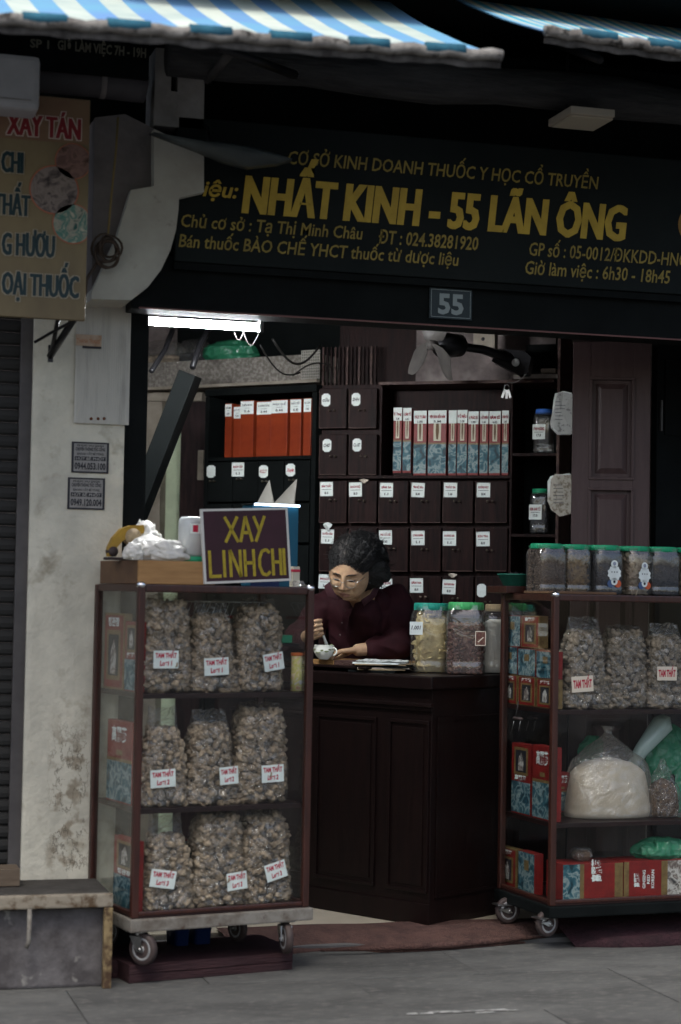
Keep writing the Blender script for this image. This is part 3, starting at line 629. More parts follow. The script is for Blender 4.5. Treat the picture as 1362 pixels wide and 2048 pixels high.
cx_, cz_ = W0.on(1395, 452, SG); m = MB(); ring = []
for r in (.085, .068): ring.append([(cx_+r*math.cos(2*math.pi*i/40), SG-.002, cz_+r*math.sin(2*math.pi*i/40)) for i in range(40)])
m.loft(ring, 0, (False, False), False); m.build('round_emblem', mat('orange_gold_ring', (.22, .12, .03), .6), sg)
a0, b0 = W0.on(858, 634, FY-.006); a1, b1 = W0.on(944, 582, FY-.006); b0 -= .004; b1 += .004
t = thing('number_plate', 'small navy enamel house number plate reading 55 on the lintel', 'number plate', (a0, FY-.0045, b0))
w_, h_ = a1-a0, b1-b0
MB().box(0, w_, -.004, .0, 0, h_, 0, .001).build('plate', 'plate', t)
m = MB(); e = .004; i_ = .006
m.box(i_, w_-i_, -.0052, -.0045, i_, i_+.002).box(i_, w_-i_, -.0052, -.0045, h_-i_-.002, h_-i_).box(i_, i_+.002, -.0052, -.0045, i_, h_-i_).box(w_-i_-.002, w_-i_, -.0052, -.0045, i_, h_-i_)
m.text('55', w_*.20, h_*.18, w_*.60, h_*.64, -.0055, .035, 0)
m.build('numerals', 'plateink', t)

# cassette beam and cream lamp under the awnings
t = thing('rolled_tarpaulin', 'dark rolled tarpaulin along the shop front under the awnings', 'tarpaulin')
za = W0.on(900, 165, -.1)[1]
m = MB(); m.tube([(-.7+i*.25, -.10+.006*math.sin(i), za+.008*math.sin(i*1.3)) for i in range(17)], [.075+.008*math.sin(i*2.1) for i in range(17)], 14); m.build('roll', 'tarp', t)
MB().box(-.72, 3.3, -.05, .24, za+.07, za+.13).build('bearer', 'black', t)
a = W0.on(1090, 200, -.5); t = thing('ceiling_lamp', 'small cream box lamp hanging under the dark canopy', 'lamp')
pa, pb_, pc, pd = W0.flat(1092, 200, 2.84), W0.flat(1140, 215, 2.84), W0.flat(1230, 220, 2.84), W0.flat(1180, 200, 2.84)
def hz(x, y, z): a, b = W0.flat(x, y, z); return (a, b)
ly = -.3
A_ = W0.on(1142, 226, ly); B_ = W0.on(1230, 238, ly); 
MB().box(A_[0], B_[0]+.0, ly, ly+.22, A_[1], A_[1]+.028, 0, .003).build('body', 'lampcream', t)
MB().box(A_[0]+.01, B_[0]-.0, ly+.02, ly+.20, A_[1]-.006, A_[1]-.0005).build('diffuser', mat('unlit_diffuser', (.42, .38, .30), .4), t)
MB().tube([(A_[0]+.05, ly+.16, A_[1]+.04), (A_[0]+.05, ly+.16, za+.14)], .006).build('hanger', 'darkmetal', t)
t = tag(MB().box(-1.0, 3.3, -.75, .24, za+.24, za+.27).build('canopy_board', 'black'), 'dark boarded canopy above the shop sign behind the awnings', 'canopy')

# ---------------------------------------------------------------- awnings
def awning(name, label, Pr, dirv, back, L, nstripe, extra=0, stripes=('awblue', 'awwhite'), sw=.08, flip=False):
    """Pr = end of the front bar; dirv unit vector along the front; back = vector up and back"""
    t = thing(name, label, 'awning', Pr)
    nrm = dirv.cross(back).normalized()
    if nrm.z < 0: nrm = -nrm
    n = int(L/sw); k = 0; rr = random.Random(4)
    for i in range(n):
        m = MB(); w0, w1 = i*sw, (i+1)*sw; vs = []
        for b in range(9):
            q = b/8; sag = -.03*math.sin(q*math.pi)
            for ww in (w0, w1): vs.append(dirv*ww+back*q+nrm*(sag+.004*noise.noise(Vector((ww*3, q*4, 0)))))
        vs2 = [v-nrm*.004 for v in vs]; kk = len(vs)
        fs = [(2*b, 2*b+1, 2*b+3, 2*b+2) for b in range(8)]+[(kk+2*b, kk+2*b+2, kk+2*b+3, kk+2*b+1) for b in range(8)]
        m.add(vs+vs2, fs, 0, True); m.build('fabric_stripe', stripes[i % len(stripes)], t)
    m = MB(); pts = [dirv*(L*i/60)+Vector((0, 0, .0))+nrm*.004*math.sin(i*1.7) for i in range(-0, 61)]
    m.tube(pts, [.018+.002*noise.noise(Vector((i*.7, 0, 0))) for i in range(61)], 12)
    m.build('front_bar', 'awpipe', t)
    nb = int(L/.12)
    for i in range(nb):
        if i % 2 == 0: continue
        a = dirv*(i*.12); b = dirv*(i*.12+.125); m = MB()
        m.tube([a+nrm*.006+Vector((0, -.001, .002)), a.lerp(b, .5)+nrm*.006+Vector((0, -.001, .002)), b+nrm*.006+Vector((0, -.001, .002))], .0180, 12); m.build('hem_stripe', 'awpipeteal', t)
    # sagging grimy valance strip under the bar
    m = MB(); vs = []; n = 80
    for i in range(n+1):
        p = dirv*(L*i/n); h = .010+.010*noise.noise(Vector((i*.35, 2, 0))); vs += [p+Vector((0, .004, -.018)), p+Vector((0, .010, -.026-h))]
    m.add(vs, [(2*i, 2*i+1, 2*i+3, 2*i+2) for i in range(n)], 0, True); m.build('valance', mat('sooty_valance', (.10, .095, .09), .9, c2=(.03, .028, .026), sc=14, bump=.5), t)
    return t
P_r = PT(1003, 112, 5.7); P_l = PT(0, 38, 5.28)
dv = (P_l-P_r).normalized(); ln = (P_l-P_r).length
bk = Vector((0, 1.40, .64))
awning('awning', 'left awning with broad blue and white stripes at the top of the picture', P_r, dv, bk, ln+.6, 0)
P2 = PT(1090, 62, 5.9); P3 = PT(1362, 100, 6.05); dv2 = (P3-P2).normalized()
awning('awning', 'right awning with narrow pale blue stripes at the top right corner', P2, dv2, bk*1.0, 1.6, 0, stripes=('awteal2', 'awwhite2') if False else ('awblue', 'awwhite', 'awteal', 'awwhite'), sw=.032)
# rafters and struts
for k, (xa, ya, da, xb, yb, db, lb) in enumerate(((415, 160, -.05, 470, 95, -.55, 'grey metal strut slanting from the upper post to the left awning'), (1200, 120, -.5, 1080, 75, .1, 'dark metal arm behind the right awning'), (590, 150, -.3, 440, 95, -.6, 'dark bent arm hanging below the left awning middle'))):
    m = MB(); m.tube([wp(xa, ya, da), wp(xb, yb, db)], .016, 8); o = m.build('awning_strut', 'rail' if k == 0 else 'darkmetal'); tag(o, lb, 'strut', 'awning struts')

# ---------------------------------------------------------------- low block and bench at lower left
BY = -.16
a0, b0 = W0.on(-20, 1962, BY); a1, _ = W0.on(206, 1950, BY); _, bt = W0.on(100, 1800, BY)
t = tag(MB().box(a0-.3, a1, BY, .16, 0, bt-.03, 0, .01).build('concrete_block', 'concrete'), 'low stained concrete block under the bench at the lower left', 'block')
bn = thing('bench', 'low bench board with rusty cream metal frame at the pillar foot', 'bench')
a2, _ = W0.on(222, 1800, BY)
MB().box(a0-.3, a2-.005, BY-.02, .16, bt+.002, bt+.022, 0, .003).build('board', mat('dusty_board', (.05, .047, .042), .8, c2=(.03, .027, .024), sc=10, bump=.4), bn)
MB().box(a0-.3, a2, BY-.05, BY-.021, bt-.022, bt+.024, 0, .006).build('front_rail', mat('chipped_cream_paint', (.20, .175, .135), .7, c2=(.07, .045, .025), sc=16, amt=(.48, .62), bump=.3), bn)
MB().box(a2-.03, a2, BY-.05, BY-.021, 0, bt-.023, 0, .004).build('leg', mat('rusty_cream_paint', (.19, .14, .07), .7, c2=(.05, .028, .015), sc=22, amt=(.42, .6), bump=.5), bn)
MB().box(a2-.026, a2-.002, .10, .13, 0, bt).build('leg', 'darkmetal', bn)
hx, _ = W0.on(56, 1800, BY)
MB().tube([(hx, BY-.055, bt-.02), (hx, BY-.055, bt-.13), (hx-.008, BY-.05, bt-.15)], .008, 8).build('hanging_bar', 'dirtywhite', bn)
w0_, z0_ = W0.on(2, 1786, .02); w1_, _ = W0.on(38, 1786, .02)
t = tag(MB().box(w0_-.1, w1_, .0, .12, bt+.0245, bt+.085, 0, .003).build('wood_offcut', mat('dull_wood', (.11, .085, .06), .7, c2=(.07, .05, .035), sc=8, stretch=(1, 8, 8))), 'small wooden block lying on the bench at the left edge', 'wood block')

# carpet on the step and timber plank
m = MB(); nx, ny = 90, 10; vs = []
fr = [(W0.flat(x, y, .012)) for x, y in [(470, 1908), (560, 1905), (620, 1898), (700, 1893), (760, 1900), (850, 1897), (950, 1890), (1060, 1880), (1150, 1872), (1420, 1868)]]
xs = np.linspace(fr[0][0], fr[-1][0], nx+1); fy = np.interp(xs, [p[0] for p in fr], [p[1] for p in fr])
for i, x in enumerate(xs):
    for j in range(ny+1):
        q = j/ny; y0_ = fy[i]+.006*noise.noise(Vector((x*30, 0, 0))); y = y0_+q*(.605+.01*noise.noise(Vector((x*5, 3, 0)))-y0_); z = .006+.040*min(1, q*1.6)+.005*noise.noise(Vector((x*4, y*9, 0)))+(.004 if q > .3 else 0)
        vs.append((x, y, z))
fs = [(i*(ny+1)+j, (i+1)*(ny+1)+j, (i+1)*(ny+1)+j+1, i*(ny+1)+j+1) for i in range(nx) for j in range(ny)]
k0 = len(vs); fr_e = []
for i, x in enumerate(xs): vs.append((x, vs[i*(ny+1)][1], .0005))
fs += [(k0+i, k0+i+1, (i+1)*(ny+1), i*(ny+1)) for i in range(nx)]
m.add(vs, fs, 0, True); o = m.build('floor_carpet', 'mat'); tag(o, 'worn reddish brown carpet strip along the shop threshold', 'carpet')
# folded edge of the carpet
ed = MB(); pts = [W0.flat(x, y, .02) for x, y in [(640, 1900), (760, 1897), (900, 1889), (1000, 1880), (1090, 1874)]]
ed.tube([(p[0], p[1]-.012, .022+.003*math.sin(i*2)) for i, p in enumerate(pts)], [.006, .012, .013, .012, .005], 8); ed.build('rolled_edge', 'mat', o)
m = MB(); e0 = W0.flat(1140, 1890, 0); e1 = W0.flat(1420, 1905, 0)
n = 30; vs = []
for i in range(n+1):
    x = e0[0]+(e1[0]-e0[0]+.4)*i/n; yy = e0[1]-.045+.02*noise.noise(Vector((x*7, 1, 0)))-.05*min(1, i/6)
    vs += [(x, yy, .001), (x, yy-.002, .035+.012*noise.noise(Vector((x*8, 4, 0)))*min(1, i/4)-.03*max(0, 1-i/4)), (x, yy+.26, .075)]
m.add(vs, [(3*i+j, 3*i+3+j, 3*i+4+j, 3*i+1+j) for i in range(n) for j in range(2)], 0, True)
o = m.build('maroon_mat', 'matdark'); tag(o, 'dark maroon mat with ragged edge under the right cabinet', 'mat')
# ================================================================ CABINETS
def corner(px, t):
    p = PT(px, 1190, t); return (p.x, p.y)
LC = Fr(corner(278, 6.60), 12)
RC = Fr(corner(1108, 7.38), 5)
def castor(parent, x, y, z1, zf, r, ang):
    """castor (part) > fork, wheel"""
    T = Matrix.Translation((x, y, 0)) @ Matrix.Rotation(ang, 4, 'Z')
    m = MB(); m.box(-.035, .035, -.03, .03, z1-.006, z1, 0, .002, T=T); m.tube([(0, 0, z1-.006), (0, 0, z1-.022)], .016, 12, T=T)
    c = m.build('castor', 'steel', parent)
    off = .022; zc = zf+r
    f = MB()
    for s in (-1, 1):
        f.add([(-.024, s*.017, z1-.02), (.024, s*.017, z1-.02), (off+.012, s*.019, zc-.008), (off-.012, s*.019, zc-.008), (-.024, s*.021, z1-.02), (.024, s*.021, z1-.02), (off+.012, s*.023, zc-.008), (off-.012, s*.023, zc-.008)],
              [(0, 1, 2, 3), (4, 7, 6, 5), (0, 4, 5, 1), (1, 5, 6, 2), (2, 6, 7, 3), (3, 7, 4, 0)], T=T)
    f.box(-.024, .024, -.021, .021, z1-.024, z1-.019, T=T)
    f.tube([(off, -.026, zc), (off, .026, zc)], .006, 8, T=T)
    f.build('fork', 'steel', c)
    w_ = MB(); T2 = T @ Matrix.Translation((off, 0, zc)) @ Matrix.Rotation(R_(90), 4, 'X')
    w_.lathe([(r*.72, -.012), (r*.92, -.0125), (r, -.008), (r, .008), (r*.92, .0125), (r*.72, .012)], 28, T=T2)
    w_.lathe([(0, -.014), (r*.22, -.014), (r*.24, -.009), (r*.52, -.008), (r*.56, -.0125), (r*.70, -.0125), (r*.72, -.011), (r*.72, .011), (r*.70, .0125), (r*.56, .0125), (r*.52, .008), (r*.24, .009), (r*.22, .014), (0, .014)], 28, 1, T=T2)
    w_.build('wheel', ['rubber', 'wheelgrey'], c)
    return c
def cabinet(fr, label, w, d, zb, zt, shelves, base, posts='cabwood', pt=.026, zf=(.065, .065), base_h=.05, casts=None):
    t = thing('display_cabinet', label, 'display cabinet', fr.w(0, 0, 0), fr.yaw)
    z0 = zb+base_h
    MB().box(-.008, w+.012, -.012, d+.008, zb, z0, 0, .006).build('base_board', base, t)
    MB().box(.004, w-.004, .004, d-.004, z0+.001, z0+.008).build('bottom_panel', 'cabdark', t)
    for x, y in ((0, 0), (w-pt, 0), (0, d-pt), (w-pt, d-pt)):
        MB().box(x, x+pt, y, y+pt, z0+.001, zt-.001, 0, .005).build('post', posts, t)
    for x, y in ((pt/2, pt/2), (w-pt/2, pt/2)):
        MB().ell((x, y, zt-.002), (.017, .017, .014), ico=ICO2).build('corner_cap', 'chrome', t)
    k = pt-.006
    for (xa, xb, ya, yb) in ((pt, w-pt, .003, .003+k), (pt, w-pt, d-k-.003, d-.003), (.003, .003+k, pt, d-pt), (w-k-.003, w-.003, pt, d-pt)):
        MB().box(xa+.0005, xb-.0005, ya, yb, zt-.026, zt+.001, 0, .005).build('top_rail', posts, t)
        MB().box(xa+.0005, xb-.0005, ya, yb, z0+.0085, z0+.022, 0, .003).build('bottom_rail', posts, t)
    MB().box(.0235, w-.0235, .0235, d-.0235, zt-.010, zt-.004).build('top_panel', 'cabdark', t)
    for z in shelves:
        MB().box(.024, w-.024, .027, d-.012, z-.018, z, 0, .002).build('shelf', 'cabdark', t)
    for (xa, xb, ya, yb) in ((pt, w-pt, .010, .013), (.010, .013, pt, d-pt), (w-.013, w-.010, pt, d-pt)):
        MB().box(xa, xb, ya, yb, z0+.022, zt-.026).build('glass_pane', 'glass', t)
    MB().box(pt, w-pt, d-.012, d-.009, z0+.022, zt-.026).build('glass_pane', 'glass', t)
    for (x, y, a, r) in casts: castor(t, x, y, zb, zf[0], r, a)
    return t
# left cabinet
Lw = LC.on(624, 1500)[0]; Ld = min(.46, LC.side(186, 1300, 0)[0]); Lzt = LC.on(450, 1172)[1]; Lzb = LC.on(450, 1852)[1]
Lsh = [LC.on(450, y, .02)[1] for y in (1386, 1612)]
print('LC', Lw, Ld, LC.side(186, 1300, 0)[0], LC.w(0, Ld), LC.w(Lw, Ld),  Lzt, Lzb, Lsh)
LCo = cabinet(LC, 'left glass display cabinet on castors filled with bags of dried roots', Lw, Ld, Lzb, Lzt, Lsh, 'dirtywhite', zf=(.066,), base_h=.045,
              casts=[(.045, .045, R_(-60), .056), (Lw-.075, .045, R_(-100), .056), (.05, Ld-.05, R_(30), .05), (Lw-.14, Ld-.10, R_(-80), .05)])
Rw = 1.0; Rd = min(.62, RC.side(1000, 1300, 0)[0]); Rzt = RC.on(1200, 1190)[1]; Rzb = RC.on(1200, 1832)[1]
Rsh = [RC.on(1200, y, .02)[1] for y in (1420, 1645)]
print('RC', Rw, RC.side(1000, 1300, 0)[0], Rzt, Rzb, Rsh)
RCo = cabinet(RC, 'right glass display cabinet on castors with jars lined up on top', Rw, Rd, Rzb, Rzt, Rsh, 'black', zf=(.05,), base_h=.045,
              casts=[(-.005, .05, R_(15), .052), (-.02, Rd-.10, R_(0), .052), (Rw-.08, .05, R_(15), .052), (Rw-.08, Rd-.1, 0, .052)])
# timber planks under the left cabinet
m = MB(); P0 = LC.flat(258, 1968, 0); P1 = LC.flat(628, 1958, 0)
tp = thing('timber_plank', 'thick maroon timber plank under the front castors of the left cabinet', 'plank', LC.w(P0[0], P0[1], 0), LC.yaw)
L_ = P1[0]-P0[0]
vs = []; n = 16
for i in range(n+1):
    x = L_*i/n
    for y, z in ((0, .002), (0, .028), (.004, .030), (0, .033), (.003, .063), (.12, .065), (.12, .002)):
        vs.append((x+(.004*noise.noise(Vector((y*50, z*90, i)))if i in (0, n) else 0), y+.004*noise.noise(Vector((x*5, z*30, 0))), z+.003*noise.noise(Vector((x*6, y*20, 3)))))
fs = [(7*i+j, 7*i+7+j, 7*i+7+(j+1) % 7, 7*i+(j+1) % 7) for i in range(n) for j in range(7)]+[tuple(range(7))[::-1], tuple(range(7*n, 7*n+7))]
m.add(vs, fs); m.build('beam', 'plank', tp)
o = tag(MB().box(-.05, Lw+.02, .16, .45, .0, .060, 0, .004).build('timber_board', 'plank', None, LC.w(0, 0, 0), LC.yaw), 'flat maroon board behind the plank carrying the rear castors', 'board')

# ---------------------------------------------------------------- bags of dried roots
def bagmesh(w, d, h, seed, size=.0126, fill=.86, lean=0.0, mt='root'):
    random.seed(seed); np.random.seed(seed)
    pa, pb = ((.10, .3), (.22, .15), (.16, .45), (.26, .25))[seed % 4]
    prof = lambda k: (1.04-pa*k-.14*abs(k-pb)+.035*math.sin(k*9+seed)) if k < .9 else (1.04-pa*.9-.14*abs(.9-pb)+.035*math.sin(8.1+seed))*(1-(k-.9)*1.2)
    pts = shellpts(w*.88, d*.84, size, h*fill, size*1.45, 3.0, prof)
    pts = [(x+lean*z, y, z) for x, y, z in pts]
    a = MB(); lumps(a, pts, size)
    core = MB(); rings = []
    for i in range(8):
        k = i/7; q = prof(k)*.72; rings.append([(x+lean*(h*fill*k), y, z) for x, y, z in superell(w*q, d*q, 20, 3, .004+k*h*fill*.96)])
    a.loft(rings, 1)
    f = MB(); rings = []; n = 44
    for i in range(19):
        k = i/18; z = h*k; q = (prof(k/fill) if k < fill else prof(1))*(1.0 if k < fill else 1-.10*(k-fill)/(1-fill))
        dd = d*q if k < fill else d*q*(1-.93*((k-fill)/(1-fill))**.7)
        r = []
        for j, (x, y, _) in enumerate(superell(w*q, dd, n, 2.8)):
            nn = noise.noise(Vector((x*28+seed, y*28, z*16)))*.006+noise.noise(Vector((x*70, seed, z*50)))*.002
            L = math.hypot(x, y)+1e-6; zz = z+(.012*noise.noise(Vector((x*30, 0, seed))) if i == 18 else 0)
            r.append((x*(1+nn/L)+lean*z, y*(1+nn/L)-.002, zz+.001))
        rings.append(r)
    f.loft(rings, 0, (True, False), True)
    return a, f
def card(root, lines, w, h, x, y, z, rot=0, mats=('paper', 'red'), tilt=0, cap=None, left=False, off=.045, share=None):
    """paper card with hand lettering"""
    T = Matrix.Translation((x, y, z)) @ Matrix.Rotation(tilt, 4, 'Z') @ Matrix.Rotation(-rot, 4, 'Y')
    m = MB(); m.box(-w/2, w/2, -.0006, .0006, -h/2, h/2, 0, T=T)
    k = len(lines); lh = h/(k+.25)
    for i, ln in enumerate(lines):
        ww = w*(.86 if len(ln) > 6 else .5); zz = h/2-lh*(i+1)+lh*.10
        m.text(ln, 0, zz, ww, lh*.62, -.0014, off, .1*(1 if i else 0), 1, align='C', T=T)
    return m.build('paper_card', mats, root)
BAGM = {}
def bagof(fr, px, pyb, w, h, d, yl, variant, label, lines, cpx=None, crot=0, group=None, mats=('paper', 'red'), zsh=None, lean=0, cw=.095, ch=.062, mt='root', ctilt=0):
    key = (variant, mt)
    if key not in BAGM:
        a, f = bagmesh(.18, .12, .32, 100+variant, fill=(.88, .80, .86, .74)[variant % 4], lean=(0, .0, .04, -.02)[variant % 4])
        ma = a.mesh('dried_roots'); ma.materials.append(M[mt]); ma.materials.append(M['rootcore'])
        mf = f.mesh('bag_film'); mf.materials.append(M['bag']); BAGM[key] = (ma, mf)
    ma, mf = BAGM[key]
    x, z = fr.on(px, pyb, yl-d/2); z = zsh if zsh is not None else z
    t = thing('plastic_bag', label, 'bag', fr.w(x, yl, z+.001), fr.yaw, group)
    t.rotation_euler.y = lean
    s = (w/.18*(1.09 if fr is LC else 1.0), d/.12, h/.32)
    a = link('dried_roots', ma, t); a.scale = s; a['kind'] = 'stuff'
    b = link('bag_film', mf, t); b.scale = s
    if lines:
        X, Z = fr.on(cpx[0], cpx[1], yl-d/2-.012)
        card(t, lines, cw, ch, X-x, -d/2-.012, Z-z-.001, crot, mats, tilt=ctilt)
    return t
g1 = 'clear bags of dried roots in the left cabinet'
z1, z2, z3 = Lsh[0], Lsh[1], Lzb+.045+.009
B = 'clear bag of dried brown roots, '
D_ = .15; yl = .125
bagof(LC, 343, 1383, .178, .345, D_, yl, 0, 'bag of dried roots carded grade 1, left on the top shelf of the left cabinet', ['TAM THẤT', 'Loại 1'], (332, 1319), 0, g1, zsh=z1)
bagof(LC, 435, 1383, .185, .325, D_, yl, 1, 'bag of dried roots carded grade 1, middle of the top shelf of the left cabinet', ['TAM THẤT', 'Loại 1'], (433, 1333), R_(3), g1, zsh=z1)
bagof(LC, 527, 1383, .185, .335, D_, yl, 2, 'bag of dried roots carded grade 1, right on the top shelf of the left cabinet', ['TAM THẤT', 'Loại 1'], (549, 1324), R_(8), g1, zsh=z1, cw=.08, lean=-.03)
bagof(LC, 340, 1610, .175, .345, D_, yl, 3, 'bag of dried roots carded grade 2, left on the middle shelf of the left cabinet', ['TAM THẤT', 'Loại 2'], (326, 1557), R_(3), g1, zsh=z2)
bagof(LC, 431, 1610, .195, .335, D_, yl, 1, 'bag of dried roots carded grade 2, middle of the centre shelf of the left cabinet', ['TAM THẤT', 'Loại 2'], (458, 1551), R_(4), g1, zsh=z2, cw=.072)
bagof(LC, 530, 1610, .205, .36, D_, yl, 0, 'bag of dried roots carded grade 2, right on the middle shelf of the left cabinet', ['TAM THẤT', 'Loại 2'], (545, 1547), R_(3), g1, zsh=z2, cw=.088, lean=.01)
bagof(LC, 346, 1820, .20, .33, D_, yl, 3, 'bag of dried roots carded grade 3, left on the bottom shelf of the left cabinet', ['TAM THẤT', 'Loại 3'], (326, 1758), R_(-9), g1, zsh=z3)
bagof(LC, 446, 1820, .20, .345, D_, yl, 0, 'bag of dried roots carded grade 3, middle of the bottom shelf of the left cabinet', ['TAM THẤT', 'Loại 3'], (474, 1762), R_(6), g1, zsh=z3, cw=.078)
bagof(LC, 543, 1820, .195, .345, D_, yl, 2, 'bag of dried roots carded grade 3, right on the bottom shelf of the left cabinet', ['TAM THẤT', 'Loại 3'], (556, 1742), R_(11), g1, zsh=z3, cw=.083, lean=-.07)
g2 = 'clear bags of grey roots in the right cabinet'
bagof(RC, 1182, 1418, .215, .36, .15, .13, 1, 'bag of grey roots with paper card, left on the top shelf of the right cabinet', ['TAM THẤT'], (1165, 1368), R_(4), g2, ('paper2', 'red'), zsh=Rsh[0], mt='root2', ch=.062, cw=.095)
bagof(RC, 1262, 1418, .205, .33, .15, .15, 0, 'uncarded bag of grey roots in the middle of the top shelf of the right cabinet', None, None, 0, g2, zsh=Rsh[0], mt='root2')
bagof(RC, 1345, 1418, .21, .34, .15, .13, 1, 'bag of grey roots with paper card, right on the top shelf of the right cabinet', ['TAM THẤT'], (1334, 1347), 0, g2, ('paper2', 'red'), zsh=Rsh[0], mt='root2', ch=.055, cw=.09)

# ---------------------------------------------------------------- cartons
def carton(root_args, w, h, d, style, label, group=None, rot90=False, text='高麗蔘', yaw=0):
    """printed carton: body plus flat print panels on front and left side"""
    t = thing('carton', label, 'box', *root_args, group)
    MB().box(-w/2, w/2, 0, d, 0, h, 0, .0015).build('body', {'red': 'boxred', 'orange': 'boxorange', 'gold': 'boxgold'}.get(style.split('_')[0], 'boxred'), t)
    m = MB(); e = .0008
    def pan(x0, x1, z0, z1, mi, lv=1): m.box(x0, x1, -e*lv, -e*lv+.0006, z0, z1, mi)
    def spn(y0, y1, z0, z1, mi, lv=1): m.box(-w/2-e*lv, -w/2-e*lv+.0006, y0, y1, z0, z1, mi)
    MT = ['boxgold', 'bluepaint', 'brownpaint', 'boxcream', 'ink', 'paper', 'brownroot', 'boxred']
    if style == 'red_tall':      # window with root, gold belt, picture below
        pan(-w/2+.001, w/2-.001, .010, h*.48, 1); pan(-w/2+.001, w/2-.001, h*.48, h*.505, 0)
        pan(-w*.20, w*.20, h*.53, h*.84, 3); m.prism([(-.05*w, h*.56), (.05*w, h*.55), (.10*w, h*.68), (.07*w, h*.82), (-.06*w, h*.82), (-.09*w, h*.68)], -.0018, -.0012, 6)
        pan(-w/2, w/2, h*.80, h*1.0, 5, 3)
        spn(.001, d-.001, .010, h*.48, 1)
    elif style == 'gold_portrait':
        pan(-w*.44, w*.44, h*.03, h*.97, 7); pan(-w*.34, w*.34, h*.12, h*.78, 0, 2); pan(-w*.25, w*.25, h*.18, h*.72, 4, 3); m.prism([(-.12*w, h*.2), (.13*w, h*.2), (.16*w, h*.45), (.04*w, h*.66), (-.1*w, h*.5)], -.0036, -.003, 2)
        m.text(text, 0, h*.84, w*.55, h*.09, -.0022, .03, 0, 5, align='C')
    elif style == 'red_picture':
        pan(-w/2+.001, w/2-.001, h*.02, h*.5, 1); pan(-w/2+.001, w/2-.001, h*.5, h*.54, 0)
        m.text(text, 0, h*.76, w*.6, h*.14, -.0022, .02, 0, 5, align='C'); pan(-w*.12, w*.12, h*.58, h*.64, 0)
    elif style == 'red_portrait':    # red upper half with portrait, picture lower half
        pan(-w/2+.001, w/2-.001, h*.02, h*.46, 1); pan(-w*.36, w*.36, h*.56, h*.95, 0); pan(-w*.27, w*.27, h*.60, h*.91, 4, 2); m.prism([(-.12*w, h*.62), (.13*w, h*.62), (.16*w, h*.75), (.04*w, h*.88), (-.1*w, h*.8)], -.003, -.0022, 2)
        m.text(text, 0, h*.49, w*.6, h*.055, -.0022, .03, 0, 5, align='C')
    elif style == 'red_long':
        pan(-w/2+.001, -w*.22, .002, h-.002, 1); pan(-w*.22, -w*.15, .002, h-.002, 0); pan(w*.36, w/2-.001, .002, h-.002, 0)
        m.text(text, w*.12, h*.5, h*.62, w*.13, -.0022, .03, 0, 5, rot=R_(90)); 
    elif style == 'red_english':
        pan(-w/2, -w*.42, .002, h-.002, 0); pan(w*.2, w/2-.001, .002, h-.002, 2); pan(w*.10, w*.2, .002, h-.002, 0)
        for i, s_ in enumerate(('KOREAN', 'RED', 'GINSENG')): m.text(s_, w*(-.02-i*.07), h*.25+(.0 if i != 1 else h*.12), h*(.5 if i != 1 else .25), w*.045, -.0022, .02, 0, 5, rot=R_(90))
        m.text('高麗蔘', -w*.26, h*.3, h*.38, w*.07, -.0022, .03, 0, 5, rot=R_(90))
    elif style == 'orange_box':
        pan(-w/2, w/2, h*.76, h*.985, 5); m.text(text, 0, h*.90, w*.8, h*.035, -.0022, .02, 0, 4, align='C'); m.box(-w*.2, w*.2, -.0016, -.0010, h*.86, h*.865, 4); m.text(random.choice(['1.000', '6.8', 'S.6', '8.44']), 0, h*.79, w*.45, h*.04, -.0022, .02, 0, 4, align='C')
    elif style == 'blue_picture':
        pan(-w/2+.001, w/2-.001, h*.02, h*.98, 1); pan(-w*.12, w*.16, h*.55, h*.8, 0, 2)
    m.build('print', MT, t)
    return t
def place(fr, px, pyb, yl, z=None):
    x, zz = fr.on(px, pyb, yl); return (fr.w(x, yl, (zz if z is None else z)+.001), fr.yaw)
def side_place(fr, px, xl, z):
    """spot on the cabinet's left glass side at local x = xl"""
    y, _ = fr.side(px, 1300, xl); return fr.w(xl, y, z+.001), fr.yaw-R_(90)
gs = 'printed cartons behind the side glass of the right cabinet'
# right cabinet side, facing the left pane (rotated 90 degrees)
def sidebox(fr, px0, px1, pyt, pyb, zsh, style, label, text='高麗蔘', d=.04, xl=.035, group=gs, ref=1):
    ya, _ = fr.side(px0, pyb, xl); yb, _ = fr.side(px1, pyb, xl); y0, y1 = sorted((ya, yb)); wd = y1-y0
    _, zt = fr.side((px0+px1)/2, pyt, xl); _, zb = fr.side((px0+px1)/2, pyb, xl)
    z = zb if zsh is None else zsh; h = zt-zb
    return carton((fr.w(xl, (y0+y1)/2, z+.001), fr.yaw-R_(90)), wd, h, d, style, label, group, text=text)
z_ = Rsh[0]
h_of = lambda fr, px, a, b, xl=.035: abs(fr.side(px, a, xl)[1]-fr.side(px, b, xl)[1])
hb = h_of(RC, 1060, 1300, 1405)
zs2 = z_
for (p0, p1, lab) in ((1004, 1034, 'red carton with blue picture farthest left on the top shelf side of the right cabinet'), (1036, 1070, 'red carton with blue picture in the middle of the side row of the right cabinet'), (1073, 1107, 'red carton with blue picture nearest the post on the top shelf side of the right cabinet')):
    sidebox(RC, p0, p1, 1342, 1400, z_, 'gold_portrait', lab.replace('with blue picture in the middle of the side row', 'with portrait, middle of the side row,').replace('with blue picture', 'with portrait'), '紅蔘精')
    h1 = h_of(RC, (p0+p1)/2, 1342, 1400)+.002
    sidebox(RC, p0, p1, 1285, 1340, z_+h1, 'blue_picture', lab.replace('red carton with blue picture', 'blue picture carton stacked upper row, ').replace(' on the top shelf', '').replace('side of the', 'of the').replace('in the middle of the side row of the right cabinet', 'middle of the side stack in the right cabinet'), '紅蔘精')
h2 = h_of(RC, 1040, 1342, 1400)+h_of(RC, 1040, 1285, 1340)+.005
